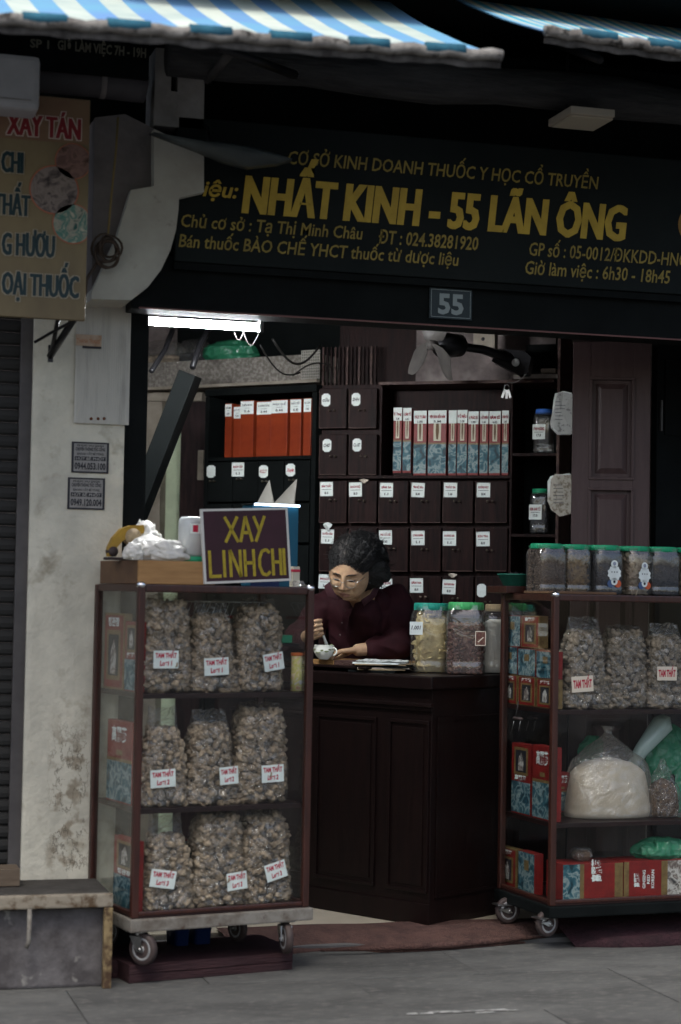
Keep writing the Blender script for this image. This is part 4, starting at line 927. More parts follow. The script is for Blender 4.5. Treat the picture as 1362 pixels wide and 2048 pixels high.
sidebox(RC, 1008, 1040, 1222, 1284, z_+h2, 'blue_picture', 'upright blue carton on top of the side stack in the right cabinet')
sidebox(RC, 1042, 1078, 1226, 1290, z_+h2, 'gold_portrait', 'red and gold portrait carton on top of the side stack in the right cabinet')
z_ = Rsh[1]
sidebox(RC, 1022, 1060, 1474, 1615, z_, 'red_portrait', 'tall gold portrait carton on the middle shelf side of the right cabinet', '高麗蔘')
sidebox(RC, 1064, 1104, 1480, 1628, z_, 'red_picture', 'tall red carton with white characters beside the post of the right cabinet')
z_ = Rzb+.045+.009
sidebox(RC, 996, 1032, 1692, 1770, z_, 'gold_portrait', 'red and gold portrait carton on the bottom shelf side of the right cabinet')
sidebox(RC, 1036, 1068, 1700, 1782, z_, 'blue_picture', 'blue landscape carton on the bottom shelf side of the right cabinet')
# front row at the bottom of the right cabinet
def frontbox(fr, px0, px1, pyt, pyb, zsh, yl, style, label, d=.08, group=None, text='高麗蔘'):
    a, zt = fr.on(px0, pyt, yl); b, zb = fr.on(px1, pyb, yl); 
    zt = fr.on((px0+px1)/2, pyt, yl)[1]; zb = fr.on((px0+px1)/2, pyb, yl)[1]; z = zb if zsh is None else zsh
    return carton((fr.w((a+b)/2, yl, z+.001), fr.yaw), b-a-.001, zt-zb, d, style, label, group, text=text)
gf = 'ginseng cartons lying along the bottom of the right cabinet'
frontbox(RC, 1126, 1246, 1705, 1778, z_, .05, 'red_long', 'long red carton with large white characters, bottom left front of the right cabinet', .14, gf)
frontbox(RC, 1248, 1372, 1703, 1776, z_, .05, 'red_english', 'long red carton with english lettering and figure picture, bottom right of the right cabinet', .14, gf)
# middle shelf: red carton standing behind the powder bag
frontbox(RC, 1112, 1140, 1482, 1560, Rsh[1]+.02, .22, 'red_picture', 'red carton standing behind the near post on the middle shelf of the right cabinet', .06)

# left cabinet side cartons
gl_ = 'cartons behind the side glass of the left cabinet'
sidebox(LC, 206, 246, 1228, 1380, Lsh[0], 'gold_portrait', 'cream carton with faded print on the top shelf side of the left cabinet', '정관장', group=gl_, d=.03)
sidebox(LC, 248, 274, 1232, 1372, Lsh[0], 'red_picture', 'orange and red carton next to the cream one on the top shelf of the left cabinet', '', group=gl_, d=.03) if False else sidebox(LC, 248, 274, 1232, 1372, Lsh[0], 'red_portrait', 'red carton next to the cream one on the top shelf of the left cabinet', '紅蔘', group=gl_, d=.03)
sidebox(LC, 212, 262, 1436, 1600, Lsh[1], 'red_picture', 'red carton with blue landscape on the middle shelf side of the left cabinet', '高麗蔘', group=gl_, d=.03)
sidebox(LC, 226, 270, 1640, 1782, z3, 'red_portrait', 'red and cream carton on the bottom shelf side of the left cabinet', '정관장', group=gl_, d=.03)
frontbox(LC, 390, 460, 1440, 1560, Lsh[1]+.0, .26, 'red_tall', 'red carton standing behind the middle bag on the centre shelf', .06)
frontbox(LC, 395, 470, 1640, 1770, z3, .26, 'blue_picture', 'pale blue carton standing behind the left bag on the bottom shelf', .06) if False else frontbox(LC, 318, 398, 1648, 1770, z3, .24, 'blue_picture', 'pale blue carton standing behind the left bag on the bottom shelf', .06)
# snack tube
x, _ = LC.on(592, 1380, .10); t = thing('paper_tube', 'slim paper snack tube with orange cap on the top shelf of the left cabinet', 'tube', LC.w(x, .10, Lsh[0]+.001))
MB().tube([(0, 0, 0), (0, 0, .128)], .020, 20).build('tube_body', painting('snack_print', [(.5, .1, .05), (.7, .6, .4), (.55, .5, .1), (.65, .6, .6)], 40), t)
MB().tube([(0, 0, .1285), (0, 0, .140)], .0215, 20).build('cap', mat('orange_plastic', (.55, .13, .03), .4), t)
# red tray, wire basket and tags seen through the glass, behind the bags
x0, _ = LC.on(330, 1210, .3); x1, _ = LC.on(515, 1215, .3)
t = thing('wire_basket', 'white wire basket with red band behind the top shelf bags', 'basket', LC.w(x0, .28, Lsh[0]+.272), LC.yaw)
W_ = x1-x0; MB().box(0, W_, -.02, .09, -.012, .0, 0, .002).build('band', mat('dark_red_plastic', (.20, .02, .02), .4), t)
m = MB()
for i in range(16):
    x = W_*i/15; m.tube([(x, -.01, .0), (x+.025, 0, .05)], .0018, 5)
m.tube([(0, 0, .05), (W_+.02, 0, .05)], .003, 6); m.build('wires', mat('white_wire', (.6, .6, .6), .3, .6), t)
t_ = tag(MB().box(0, .06, 0, .05, 0, .03, 0, .004).build('green_box', 'greenlid', None, LC.w(LC.on(556, 1300, .3)[0], .3, LC.on(556, 1286, .3)[1]), LC.yaw), 'small green plastic box behind the right bag on the top shelf', 'box')
MB().box(-.1, .08, -.02, .07, -.012, -.001).build('support_ledge', 'cabdark', t_)

# ---------------------------------------------------------------- contents of the right cabinet's middle shelf
def softbag(name, label, loc, rz, prof, w, d, film_m, fillm=None, seed=0, fillk=.0, knot=True, cat='bag', crumple=1.0):
    """soft tied plastic bag: prof = [(scale, z)]"""
    t = thing(name, label, cat, loc, rz); f = MB(); rings = []; n = 88
    zs_ = np.linspace(0, prof[-1][1], 34); prof = [(float(np.interp(z, [p[1] for p in prof], [p[0] for p in prof])), float(z)) for z in zs_]
    for k, z in prof:
        r = []
        for x, y, _ in superell(w*k, d*k, n, 2.3):
            L = math.hypot(x, y)+1e-6; nn = (noise.noise(Vector((x*16+seed, y*16, z*12)))*.014-abs(noise.noise(Vector((x*22+seed, y*22, z*14))))*.030*crumple+abs(noise.noise(Vector((x*60+seed, y*60, z*38))))*.010*crumple+.006)*min(1, k+.2)
            r.append((x*(1+nn/L), y*(1+nn/L), z+.004*noise.noise(Vector((x*20, y*20, z*9+seed)))))
        rings.append(r)
    rings[0] = [(x, y, 0.001) for x, y, z in rings[0]]
    f.loft(rings, 0, (True, True)); f.build('bag_film', film_m, t)
    if fillm:
        g = MB(); rr = []
        for i in range(12):
            q = i/11; z = fillk*q; k = np.interp(z, [p[1] for p in prof], [p[0] for p in prof])*.93*(1 if q < .7 else math.sqrt(max(0.02, 1-((q-.7)/.3)**2)))
            rr.append([(x, y, z+.0025+(.004*noise.noise(Vector((x*30, y*30, 1))) if i > 2 else 0)) for x, y, _ in superell(w*k, d*k, 32, 2.3)])
        g.loft(rr); g.build('contents', fillm, t)
    return t
x, _ = RC.on(1214, 1640, .2)
softbag('powder_bag', 'big knotted clear bag of whitish powder on the right cabinet middle shelf', RC.w(x, .20, Rsh[1]+.001), RC.yaw,
        [(.97, 0), (1.0, .02), (.98, .06), (.92, .12), (.84, .18), (.72, .23), (.5, .27), (.28, .30), (.10, .325), (.06, .34), (.14, .36)], .40, .24, 'milky', 'powder', 3, .235, crumple=.35)
x, _ = RC.on(1166, 1590, .14)
x, _ = RC.on(1322, 1640, .16)
softbag('herb_bag', 'small clear bag of brown herbs beside the powder bag', RC.w(x, .15, Rsh[1]+.001), RC.yaw, [(.95, 0), (1, .03), (.95, .08), (.75, .14), (.45, .18), (.2, .21), (.1, .23)], .14, .12, 'bag', 'seed', 9, .15)
x, _ = RC.on(1340, 1640, .3)
softbag('green_bag', 'dark green plastic bag behind the herbs on the right cabinet middle shelf', RC.w(x, .33, Rsh[1]+.001), RC.yaw, [(.95, 0), (1, .05), (1, .16), (.9, .26), (.6, .32), (.2, .36)], .28, .18, 'greybag', 'blackherb', 11, .2)
x0_, z0_ = RC.on(1275, 1560, .12); x1_, z1_ = RC.on(1352, 1450, .12)
t = thing('rolled_sheet', 'pale rolled plastic sheet leaning behind the small herb bag', 'roll')
MB().tube([RC.w(x0_, .27, Rsh[1]+.11), RC.w((x0_+x1_)/2, .24, (z0_+z1_)/2), RC.w(x1_, .22, z1_), RC.w(x1_+.01, .22, z1_+.03)], [.012, .030, .045, .02], 16).build('sheet', film('pale_sheet', (.55, .68, .64), .3, .3, haze=.6), t)
x, _ = RC.on(1205, 1620, .3)
softbag('green_bag', 'small green plastic bag peeping from behind the powder bag', RC.w(RC.on(1190, 1500, .34)[0], .36, Rsh[1]+.001), RC.yaw, [(.9, 0), (1, .05), (1, .20), (.8, .27), (.3, .31)], .12, .08, 'greybag', None, 17)
x, _ = RC.on(1310, 1700, .2)
softbag('green_bag', 'shiny green plastic bag lying on the red cartons at the right', RC.w(RC.on(1325, 1700, .12)[0], .13, Rzb+.054+.142), RC.yaw, [(.8, 0), (1, .02), (.95, .045), (.7, .07), (.3, .085)], .25, .14, 'greybag', None, 21)
softbag('herb_bag', 'small round bag of herbs lying on the long red carton', RC.w(RC.on(1166, 1700, .12)[0], .13, Rzb+.054+.142), RC.yaw, [(.7, 0), (1, .02), (.9, .04), (.5, .055)], .085, .08, 'bag', 'seed', 23, .045)

# ---------------------------------------------------------------- jars
def jar(label, loc, rz, w, h, lid, fillm=None, kind='core', lump=.008, fillk=.75, group=None, lab=None, e=4.5, flat=1.0, neck=.72, seed=0, d=None):
    t = thing('jar', label, 'jar', loc, rz, group); d = d or w
    random.seed(seed); np.random.seed(seed)
    pr = [(.90, 0), (.98, .01), (1, .03), (1, .16), (.975, .18), (1, .20), (1, .78), (.97, .84), (.86, .90), (neck, .93), (neck, .96)]
    f = MB(); f.loft([superell(w*k, d*k, 36, e if k > .8 else 2.4, h*z+.001) for k, z in pr], 0, (True, False)); f.build('jar_body', 'jar', t)
    lw = w*neck*1.06; L = MB()
    L.lathe([(lw/2*.97, h*.895), (lw/2, h*.90), (lw/2, h*.99), (lw/2*.95, h*1.0), (0, h*1.0)], 36)
    for j in range(36):
        a = 2*math.pi*j/36; L.box(-.0012, .0012, lw/2-.0005, lw/2+.0012, h*.902, h*.985, T=Matrix.Rotation(a, 4, 'Z'))
    L.build('lid', lid, t)
    if fillm:
        g = MB(); zt = h*fillk
        if kind == 'lump':
            g.loft([superell(w*.74, d*.74, 24, 4, z) for z in (.005, zt*.5, zt*.97)], 0)
            lumps(g, shellpts(w*.97-2.4*lump, d*.97-2.4*lump, lump*1.3, zt, lump*1.6, 4, top=True), lump, 0, flat)
        else:
            g.loft([superell(w*.95, d*.95, 32, 4, z) for z in (.004, h*.15, h*.2, zt*.9)]+[superell(w*.5, d*.5, 32, 3, zt)], 0)
        q = g.build('contents', fillm, t); q['kind'] = 'stuff'
    if lab:
        m = MB(); lw_, lh_, lx, lz = lab[1:5]
        if lab[0] == 'tag':
            m.box(lx-lw_/2, lx+lw_/2, -d/2-.003, -d/2-.002, lz-lh_/2, lz+lh_/2, 0)
            m.text(lab[5], lx, lz+lh_*.10, lw_*.84, lh_*.20, -d/2-.0036, .04, 0, 1, align='C'); m.text(lab[6], lx, lz-lh_*.32, lw_*.35, lh_*.18, -d/2-.0036, .03, 0, 2, align='C')
            m.box(lx-lw_*.35, lx+lw_*.35, -d/2-.0036, -d/2-.0032, lz-lh_*.04, lz-lh_*.01, 2)
            m.build('paper_label', ['paper', 'maroonink', 'ink'], t)
        elif lab[0] == 'figure':
            def disc(cx, cz, r, mi, yy=-.0025, n=14, star=0):
                m.add([(cx+r*(1+(star if i % 2 else 0))*math.cos(2*math.pi*i/n), -d/2+yy, cz+r*(1+(star if i % 2 else 0))*math.sin(2*math.pi*i/n)) for i in range(n)], [tuple(range(n))], mi)
            disc(lx, lz+lh_*.36, lh_*.15, 0); disc(lx, lz+lh_*.02, lh_*.26, 0, star=.18, n=20); disc(lx, lz-lh_*.28, lh_*.14, 0)
            disc(lx-lw_*.32, lz-lh_*.36, lh_*.14, 2, -.0022); disc(lx+lw_*.32, lz-lh_*.36, lh_*.14, 1, -.0022)
            disc(lx, lz+lh_*.38, lh_*.07, 3, -.003); disc(lx, lz-lh_*.29, lh_*.05, 4, -.003)
            for k in (-1, 0, 1): disc(lx+k*lh_*.11, lz+lh_*.07, lh_*.025, 4, -.003, 8)
            m.build('paper_label', ['paper', mat('orange_ink', (.5, .1, .04), .5), mat('blue_ink', (.06, .10, .2), .5), mat('grey_ink', (.25, .28, .35), .5), 'ink'], t)
    return t
RTZ = Rzt+.0015
def onRC(px, yl, z=RTZ): return RC.w(RC.on(px, 1180, yl)[0], yl, z)
jd = .24; jw = .135
jt = RC.on(1090, 1086, jd-jw/2)[1]; jh = jt-RTZ
gj = 'green lidded jars on top of the right cabinet'
print('jar h', jh)
JX = [1092, 1147, 1205, 1265, 1320, 1378]
# glass boards between rail tops and jars
t_ = tag(MB().box(0, .30, 0, .22, 0, .010, 0, .002).build('wood_board', 'pineend', None, onRC(1098, .05, RTZ+.0005), RC.yaw), 'thin light wooden board lying on top of the right cabinet', 'board')
top_z = RTZ+.0005
for i, (lab, fm, kd, lp, fk, lb, fl) in enumerate((
    ('first green lidded jar from the left on the right cabinet, full of fine brown seeds', 'seed', 'lump', .004, .86, None, 1),
    ('second green lidded jar from the left, with curled brown bark', 'bark', 'lump', .011, .80, None, .35),
    ('third green lidded jar from the left, black contents behind a white figure label', 'blackherb', 'core', .01, .88, ('figure', .055, .11, .012, .085), 1),
    ('fourth green lidded jar from the left, pale slices behind a white figure label', 'mush', 'lump', .012, .85, ('figure', .055, .11, .005, .08), .4),
    ('fifth green lidded jar from the left, dark contents and misty shoulders', 'blackherb', 'core', .01, .72, None, 1),
    ('sixth green lidded jar, cut by the right edge of the photo', 'mush', 'lump', .012, .8, None, .4))):
    yy = jd+(.02 if i in (1, 3) else 0)+.03
    jar(lab, onRC(JX[i], yy, top_z), RC.yaw+R_((8, -6, 3, 10, -4, 5)[i]), jw*(1.0 if i != 1 else .92), jh, 'greenlid', fm, kd, lp, fk, gj, lb, flat=fl, seed=40+i, neck=.90)
# green bowl with scraps on an orange-brown board
x, _ = RC.on(1026, 1170, .42)
t = thing('bowl', 'dark green plastic bowl beside the first jar on the right cabinet', 'bowl', RC.w(x+.03, .46, RTZ+.03), 0)
MB().lathe([(.045, .0), (.05, .002), (.072, .045), (.076, .046), (.074, .050), (.068, .046), (.046, .008), (0, .008)], 28).build('dish', mat('dark_green_plastic', (.02, .12, .085), .35), t)
g = MB(); lumps(g, [(random.uniform(-.04, .04), random.uniform(-.04, .04), .042) for _ in range(14)], .012); g.build('scraps', 'blackherb', t)['kind'] = 'stuff'
t_ = tag(MB().box(-.02, .16, -.02, .16, 0, .028, 0, .003).build('wood_block', 'cabwood', None, RC.w(x-.04, .38, RTZ+.001), RC.yaw), 'reddish wooden block under the green bowl on the right cabinet', 'wood block')
# counter
CT = Fr(corner(868, 7.66), -58)
# ================================================================ COUNTER
ct = thing('counter', 'dark wooden shop counter with raised panels between the two cabinets', 'counter', CT.w(0, 0, 0), CT.yaw)
CTZ = 1.04
xl_ = -1.25
MB().box(xl_, 0, 0, .55, FZ+.001, .985, 0, .003).build('body', 'counterwood', ct)
MB().box(xl_-.02, .02, -.03, .58, .986, CTZ, 0, .008).build('countertop', 'counterwood', ct)
MB().box(xl_, .006, -.012, -.0005, .90, .915, 0, .003).box(xl_, .010, -.020, -.0005, .915, .93, 0, .003).build('moulding', 'counterwood', ct)
MB().box(xl_, .006, -.010, -.0005, FZ+.002, .13, 0, .003).build('plinth', 'counterwood', ct)
def cx(px): return CT.on(px, 1600)[0]
for a, b in ((cx(632), cx(752)), (cx(776), cx(858)), (cx(632)-.52, cx(632)-.05)):
    z0, z1 = .17, .86
    f = MB(); fw = .014
    f.box(a, b, -.008, -.0005, z0, z0+fw, 0, .002).box(a, b, -.008, -.0005, z1-fw, z1, 0, .002).box(a, a+fw, -.008, -.0005, z0+fw, z1-fw, 0, .002).box(b-fw, b, -.008, -.0005, z0+fw, z1-fw, 0, .002)
    p = f.build('panel_moulding', 'counterwood', ct)
    MB().box(a+.03, b-.03, -.004, -.0005, z0+.03, z1-.03, 0, .003).build('panel_field', 'counterwood', p)
# right end panels
f = MB(); T = Matrix.Translation((.0005, 0, 0))
f.box(.0005, .006, .03, .52, .86, .875).box(.0005, .006, .03, .52, .15, .165).box(.0005, .006, .03, .045, .165, .86).box(.0005, .006, .505, .52, .165, .86); f.build('end_moulding', 'counterwood', ct)
# raised reading board under the bowl
x0, _ = CT.on(615, 1330, .03); x1, _ = CT.on(742, 1335, .02)
BZ = 1.086
rb = thing('raised_desk', 'glossy dark raised board on the left half of the counter', 'board', CT.w(x0-.25, 0, CTZ+.0005), CT.yaw)
MB().box(0, x1-x0+.25, -.015, .5, .014, BZ-CTZ-.022, 0, .004).build('board', 'counterwood', rb)
for a, b in ((.0, .04), (x1-x0+.2, x1-x0+.24)): MB().box(a, b, 0, .45, 0, .0135).build('batten', 'counterwood', rb)
for (pa, pb_, yl, zz, m_, lab) in ((622, 668, .02, 1.064+.0005, 'pine', 'thin pale wooden board under the tea cup'), (668, 706, .02, 1.064+.0005, 'mat', 'brown wooden board beside the pale one before the woman')):
    a, _ = CT.on(pa, 1325, yl); b, _ = CT.on(pb_, 1325, yl)
    tag(MB().box(0, b-a-.002, 0, .22, 0, BZ-1.0645-.001, 0, .002).build('wood_board', m_, None, CT.w(a, yl, zz), CT.yaw), lab, 'board')
def onflat(px, py, z):
    r = ray(px, py); t = (z-CAMP.z)/r.z; return CAMP+r*t
def atdepth(px, t, z): p = PT(px, 1300, t); return Vector((p.x, p.y, z))
# stack of papers
ps = atdepth(762, 8.0, CTZ+.001); t = thing('paper_stack', 'stack of dark folders and newspapers on the counter right of the woman', 'paper stack', ps, R_(-22))
rr = random.Random(8); z = .0
for k in range(6):
    w_, d_ = rr.uniform(.19, .25), rr.uniform(.15, .2); dx = rr.uniform(-.02, .03); h = rr.choice((.004, .006, .009))
    MB().box(-w_/2+dx, w_/2+dx, -d_/2, d_/2, z, z+h, 0, .001, T=Matrix.Rotation(rr.uniform(-.2, .2), 4, 'Z')).build('folder', ['black', 'pages', 'paper2', 'black', 'pages', 'paper'][k] if k else 'black', t); z += h+.0005
m = MB(); vs = []
for i in range(12):
    for j in range(4): vs.append((-.10+.02*i, -.08+.05*j, z+.004+.008*noise.noise(Vector((i*.5, j*.4, 2)))+.006*(j == 1)))
m.add(vs, [(4*i+j, 4*i+4+j, 4*i+5+j, 4*i+1+j) for i in range(11) for j in range(3)], 0, True); m.add([(x, y, zz-.006) for x, y, zz in vs], [(4*i+j, 4*i+1+j, 4*i+5+j, 4*i+4+j) for i in range(11) for j in range(3)], 0, True)
for k in range(3):
    vs2 = [(-.10+.02*i, -.081-.001*k, z+.001+.0018*k+.008*noise.noise(Vector((i*.5, 0, 2)))) for i in range(12)]
m.build('newspaper', mat('newsprint', (.50, .52, .50), .8, c2=(.12, .12, .12), sc=60, amt=(.52, .62)), t)
ps = atdepth(800, 8.2, CTZ+.001); t = thing('board_stack', 'stack of thin pale wooden boards behind the papers on the counter', 'board stack', ps, R_(-20))
z = 0
for k in range(5):
    MB().box(-.12+rr.uniform(-.02, .02), .10+rr.uniform(-.02, .02), -.07, .07, z, z+.007, 0, .001).build('slat', 'pages' if k % 2 else 'pine', t); z += .0085
# jars on the counter
gc = 'glass jars on the counter'
jar('counter jar with teal lid, full of pale sliced roots and a paper label', atdepth(861, 8.02, CTZ+.001), R_(-16+8), .160, .292, mat('teal_plastic_lid', (.02, .26, .19), .4), 'slice', 'lump', .017, .80, gc, None, flat=.28, seed=61, neck=.84)
jar('counter jar with bright green lid, half full of dark red nuts', atdepth(931, 7.93, CTZ+.001), R_(-16-4), .164, .298, 'greenlid2', 'nut', 'lump', .0085, .66, gc, None, seed=62, neck=.84)
jar('pale yellow jar half hidden behind the right cabinet edge', atdepth(996, 8.08, CTZ+.001), R_(-16), .150, .292, 'pages', 'powder', 'core', .01, .78, gc, None, seed=63, neck=.70)
p = PT(833, 1256, 8.02-.095); t = tag(MB().box(-.028, .026, -.001, .001, -.028, .026, 0).text('1.001', -.022, -.006, .04, .016, -.0016, .02, .2, 1).build('jar_label', ['paper', 'ink'], None, p, R_(-16+8)), 'small white paper label stuck on the pale root jar', 'label')
p = PT(961, 1277, 7.93-.092); 
m = MB(); m.box(-.022, .022, -.001, .001, -.030, .030, 0); m.box(-.022, .022, -.0016, -.001, .027, .030, 1).box(-.022, .022, -.0016, -.001, -.030, -.027, 1).box(-.022, -.019, -.0016, -.001, -.03, .03, 1).box(.019, .022, -.0016, -.001, -.03, .03, 1)
m.add([(-.012, -.0016, -.014), (-.008, -.0016, -.016), (.013, -.0016, .004), (.011, -.0016, .007)], [(0, 1, 2, 3)], 1)
tag(m.build('jar_label', ['nut', 'paper2'], None, p, R_(-16-4)), 'dark label with pale frame on the nut jar', 'label')

# ================================================================ BACK SHELVES
def cen(px, t): p = PT(px, 1000, t); return (p.x, p.y)
SH = Fr(cen(637, 8.9), -33); LS = Fr(cen(634, 8.9), -46)
def sx(px, y=980): return SH.on(px, y)[0]
def sz(y, px=830): return SH.on(px, y)[1]
sh = thing('drawer_cabinet', 'tall dark medicine drawer cabinet with paper tags behind the woman', 'drawer cabinet', SH.w(0, 0, 0), SH.yaw)
X0, X1, X2 = 0, sx(757), sx(1019); DP = .30
ztop = sz(768, 700); 
MB().box(X0, X2+.008, .03, DP, FZ+.001, sz(957)-.003, 0, .002).build('carcass', 'drawerwood', sh)
MB().box(X0, X1+.002, .03, DP, sz(957), ztop, 0, .002).build('carcass', 'drawerwood', sh)
MB().box(X1+.003, X2+.006, .22, DP, sz(957), sz(764, 900), 0).build('cavity_back', 'drawerwood', sh)
MB().box(X0-.002, X2+.009, -.004, .029, sz(957), sz(951), 0, .001).build('shelf_edge', 'drawerwood', sh)
MB().box(X1+.003, X2+.006, .031, .219, sz(957), sz(953), 0, .001).build('shelf_board', 'drawerwood', sh)
MB().box(X1-.004, X2+.20, -.01, .30, sz(768, 900), sz(762, 900), 0, .001).build('top_board', 'edgewood', sh)
MB().box(X2+.0, X2+.010, .0, .29, FZ, sz(769, 900), 0, .001).build('upright', 'drawerwood', sh)
cols = [(639, 694), (698, 754), (758, 817), (821, 882), (886, 947), (951, 1015)]
rows = [(777, 857, 2), (869, 950, 2), (962, 1046, 6), (1056, 1143, 6), (1153, 1236, 6), (1246, 1330, 6), (1340, 1424, 6)]
tags = {(2, 0): 'SÂM THẤT', (2, 1): 'BẠCH BỘ', (2, 2): 'SÂM SA', (2, 3): 'TÌM MỘ SÂN', (2, 4): 'THẢO SA', (2, 5): 'KHƯƠNG HOẠT', (3, 0): 'HUYỀN SÂM', (3, 2): 'PHÁ CỐ CHỈ', (3, 3): 'LONG NHÃN', (3, 4): 'HOÀNG BÁ', (3, 5): 'SƠN TRA', (4, 0): 'MẠCH', (4, 3): 'SÂM NA', (4, 4): 'HOÀI TRUNG NINH', (4, 1): 'CÁT CÁNH', (4, 2): 'ĐỖ TRỌNG'}
tpos = {(2, 0): (653, 978), (2, 1): (711, 979), (2, 2): (773, 980), (2, 3): (836, 980), (2, 4): (901, 980), (2, 5): (967, 980), (3, 0): (655, 1073), (3, 2): (771, 1075), (3, 3): (836, 1076), (3, 4): (899, 1077), (3, 5): (966, 1078), (4, 0): (650, 1163), (4, 3): (833, 1171), (4, 4): (898, 1174)}
oct_ = {(0, 0): ((652, 800), 'cứu'), (0, 1): ((712, 799), 'SHH'), (1, 0): ((654, 891), 'CH87'), (1, 1): ((714, 890), 'Cu 87'), (4, 5): ((963, 1181), None)}
def tagmesh(w, h, txt):
    m = MB(); m.box(-w/2, w/2, -.0008, .0, -h/2, h/2, 0)
    m.text(txt, 0, h*.12, w*.78, h*.15, -.0014, .05, 0, 1, align='C'); m.box(-w*.38, w*.38, -.0013, -.0008, -h*.05, -h*.02, 2)
    m.text(rr.choice(['1.1', 'S.6', 'B.M', '8.0', '1.60']), 0, -h*.36, w*.3, h*.16, -.0014, .04, 0, 2, align='C')
    for s in (-1, 1):
        for q in (-1, 1): m.box(s*w*.44-.0012, s*w*.44+.0012, -.0013, -.0008, q*h*.44-.0012, q*h*.44+.0012, 2)
    return m
def octmesh(w, h, txt):
    c = .25; p = [(-w/2, -h/2+c*h*.6), (-w/2+c*w*.5, -h/2+c*h*.4), (-w/2+c*w, -h/2), (w/2-c*w, -h/2), (w/2-c*w*.5, -h/2+c*h*.4), (w/2, -h/2+c*h*.6), (w/2, h/2-c*h*.6), (w/2-c*w*.5, h/2-c*h*.4), (w/2-c*w, h/2), (-w/2+c*w, h/2), (-w/2+c*w*.5, h/2-c*h*.4), (-w/2, h/2-c*h*.6)]
    m = MB(); m.prism(p, -.0008, 0)
    if txt: m.text(txt, 0, -h*.12, w*.8, h*.26, -.0014, .03, .2, 1, align='C')
    return m
def knob(m, x, z):
    m.ell((x, -.016, z), .0055, 0, ICO1); m.tube([(x, -.012, z), (x, 0, z)], .003, 6)
for ri, (ya, yb, nc) in enumerate(rows):
    for ci in range(nc):
        xa, xb = sx(cols[ci][0], (ya+yb)/2), sx(cols[ci][1], (ya+yb)/2); pm = (cols[ci][0]+cols[ci][1])/2
        zb, zt = SH.on(pm, yb)[1], SH.on(pm, ya)[1]
        m = MB(); j = rr.uniform(-.002, .004)
        m.box(xa, xb, -.006-j, .0295, zb, zt, 0, .003); m.box(xa+.003, xb-.003, -.0068-j, -.006-j, zb+.001, zb+.004, 1).box(xa+.001, xa+.003, -.0068-j, -.006-j, zb+.004, zt-.006, 1)
        d = m.build('drawer', ['drawerwood', 'edgewood'], sh); yf = -.0072-j
        if (ri, ci) in tpos or (ri, ci) in tags:
            if (ri, ci) in tpos: tx, tz = SH.on(*tpos[(ri, ci)], yf)
            else: tx, tz = xa+.035, zt-.045
            o = tagmesh(.062, .066, tags[(ri, ci)]).build('paper_tag', ['paper', 'maroonink', 'ink'], d, (tx, yf, tz)); o.rotation_euler.y = rr.uniform(-.04, .04)
        elif (ri, ci) in oct_:
            (a, b), s_ = oct_[(ri, ci)]; tx, tz = SH.on(a, b, yf); octmesh(.042, .060, s_).build('paper_tag', ['paper', 'ink' if s_ != 'x' else 'ink'], d, (tx, yf, tz))
        else: tx, tz = xa+.05, zt-.05
        k = MB(); knob(k, 0, 0); knob(k, .024, 0); k.build('knob', mat('dull_brass', (.16, .13, .10), .3, .9) if (ri, ci) == (0, 0) else bpy.data.materials['dull_brass'], d, (tx+.022, yf, tz-.052))
# torn paper scraps on drawers
for px, py, lb in ((655, 1053, 'crumpled grey paper scrap stuck above a drawer tag left of the woman'), (905, 1151, 'torn paper scrap stuck on a drawer edge right of the woman'), (728, 962, 'torn paper scrap hanging on the drawer edge above the woman')):
    x, z = SH.on(px, py, -.02); m = MB(); vs = [(x+.018*math.cos(a)*(1+.3*math.sin(3*a)), -.018+.008*math.sin(2*a), z+.010*math.sin(a)*(2.0 if px == 655 else 1)) for a in [i*math.pi/6 for i in range(12)]]
    m.add(vs+[(x, -.030, z+.006), (x, -.010, z)], [(i, (i+1) % 12, 12) for i in range(12)]+[((i+1) % 12, i, 13) for i in range(12)]); tag(m.build('paper_scrap', 'paper2' if px != 655 else 'paper', None, SH.w(0, 0, 0), SH.yaw), lb, 'paper')
# row of red and blue cartons
edges = [785, 804, 825, 853, 894, 913, 935, 958, 977, 1003, 1019]
edges = [(785, 803), (804, 822), (825, 852), (854, 892), (895, 912), (913, 934), (935, 957), (958, 976), (977, 1001), (1003, 1018)]
names = ['Bá Trung', 'A SÂM TỐ', 'PHỤC TY SÂM', 'VIÊN SÂM HIẾN HÀM', '', 'ĐỖ MẬU', 'A PHÁC SỮ', 'A UẤT NHÂN', 'SÂM SỈ', 'ĐINH ĐẬU']
ordw = ['first', 'second', 'third', 'fourth', 'fifth', 'sixth', 'seventh', 'eighth', 'ninth', 'tenth']
zb0 = sz(951)+.002
for i, (a, b) in enumerate(edges):
    xa, xb = SH.on(a, 890, .015)[0], SH.on(b, 890, .015)[0]; w_ = xb-xa-.003; zb = zb0+(.012 if i < 2 else 0)
    h = SH.on((a+b)/2, 819+rr.uniform(-2, 2), .015)[1]-zb-(.012 if i > 1 else 0)
    if i < 2: pass
    t = carton((SH.w((xa+xb)/2, .012+rr.uniform(0, .016), zb), SH.yaw+rr.uniform(-.03, .03)), w_, h+.006, .17, 'red_tall', '%s red and blue ginseng carton from the left in the open drawer cabinet shelf' % ordw[i], 'red and blue cartons standing in the open shelf')
    if names[i]:
        m = MB(); m.text(names[i], 0, h*.90, w_*.86, .013, -.0036, .05, 0, 0, align='C'); m.text(rr.choice(['1.60', '5.M', '6.82', '1.00']), 0, h*.83, w_*.4, .010, -.0036, .03, 0, 1, align='C'); m.build('lettering', ['maroonink', 'ink'], t)
tg = MB().box(SH.on(786, 950)[0], SH.on(822, 950)[0], .012, .19, zb0, zb0+.0115).build('riser_board', 'drawerwood', None, SH.w(0, 0, 0), SH.yaw); tag(tg, 'thin dark riser board under the two leftmost ginseng cartons', 'board')
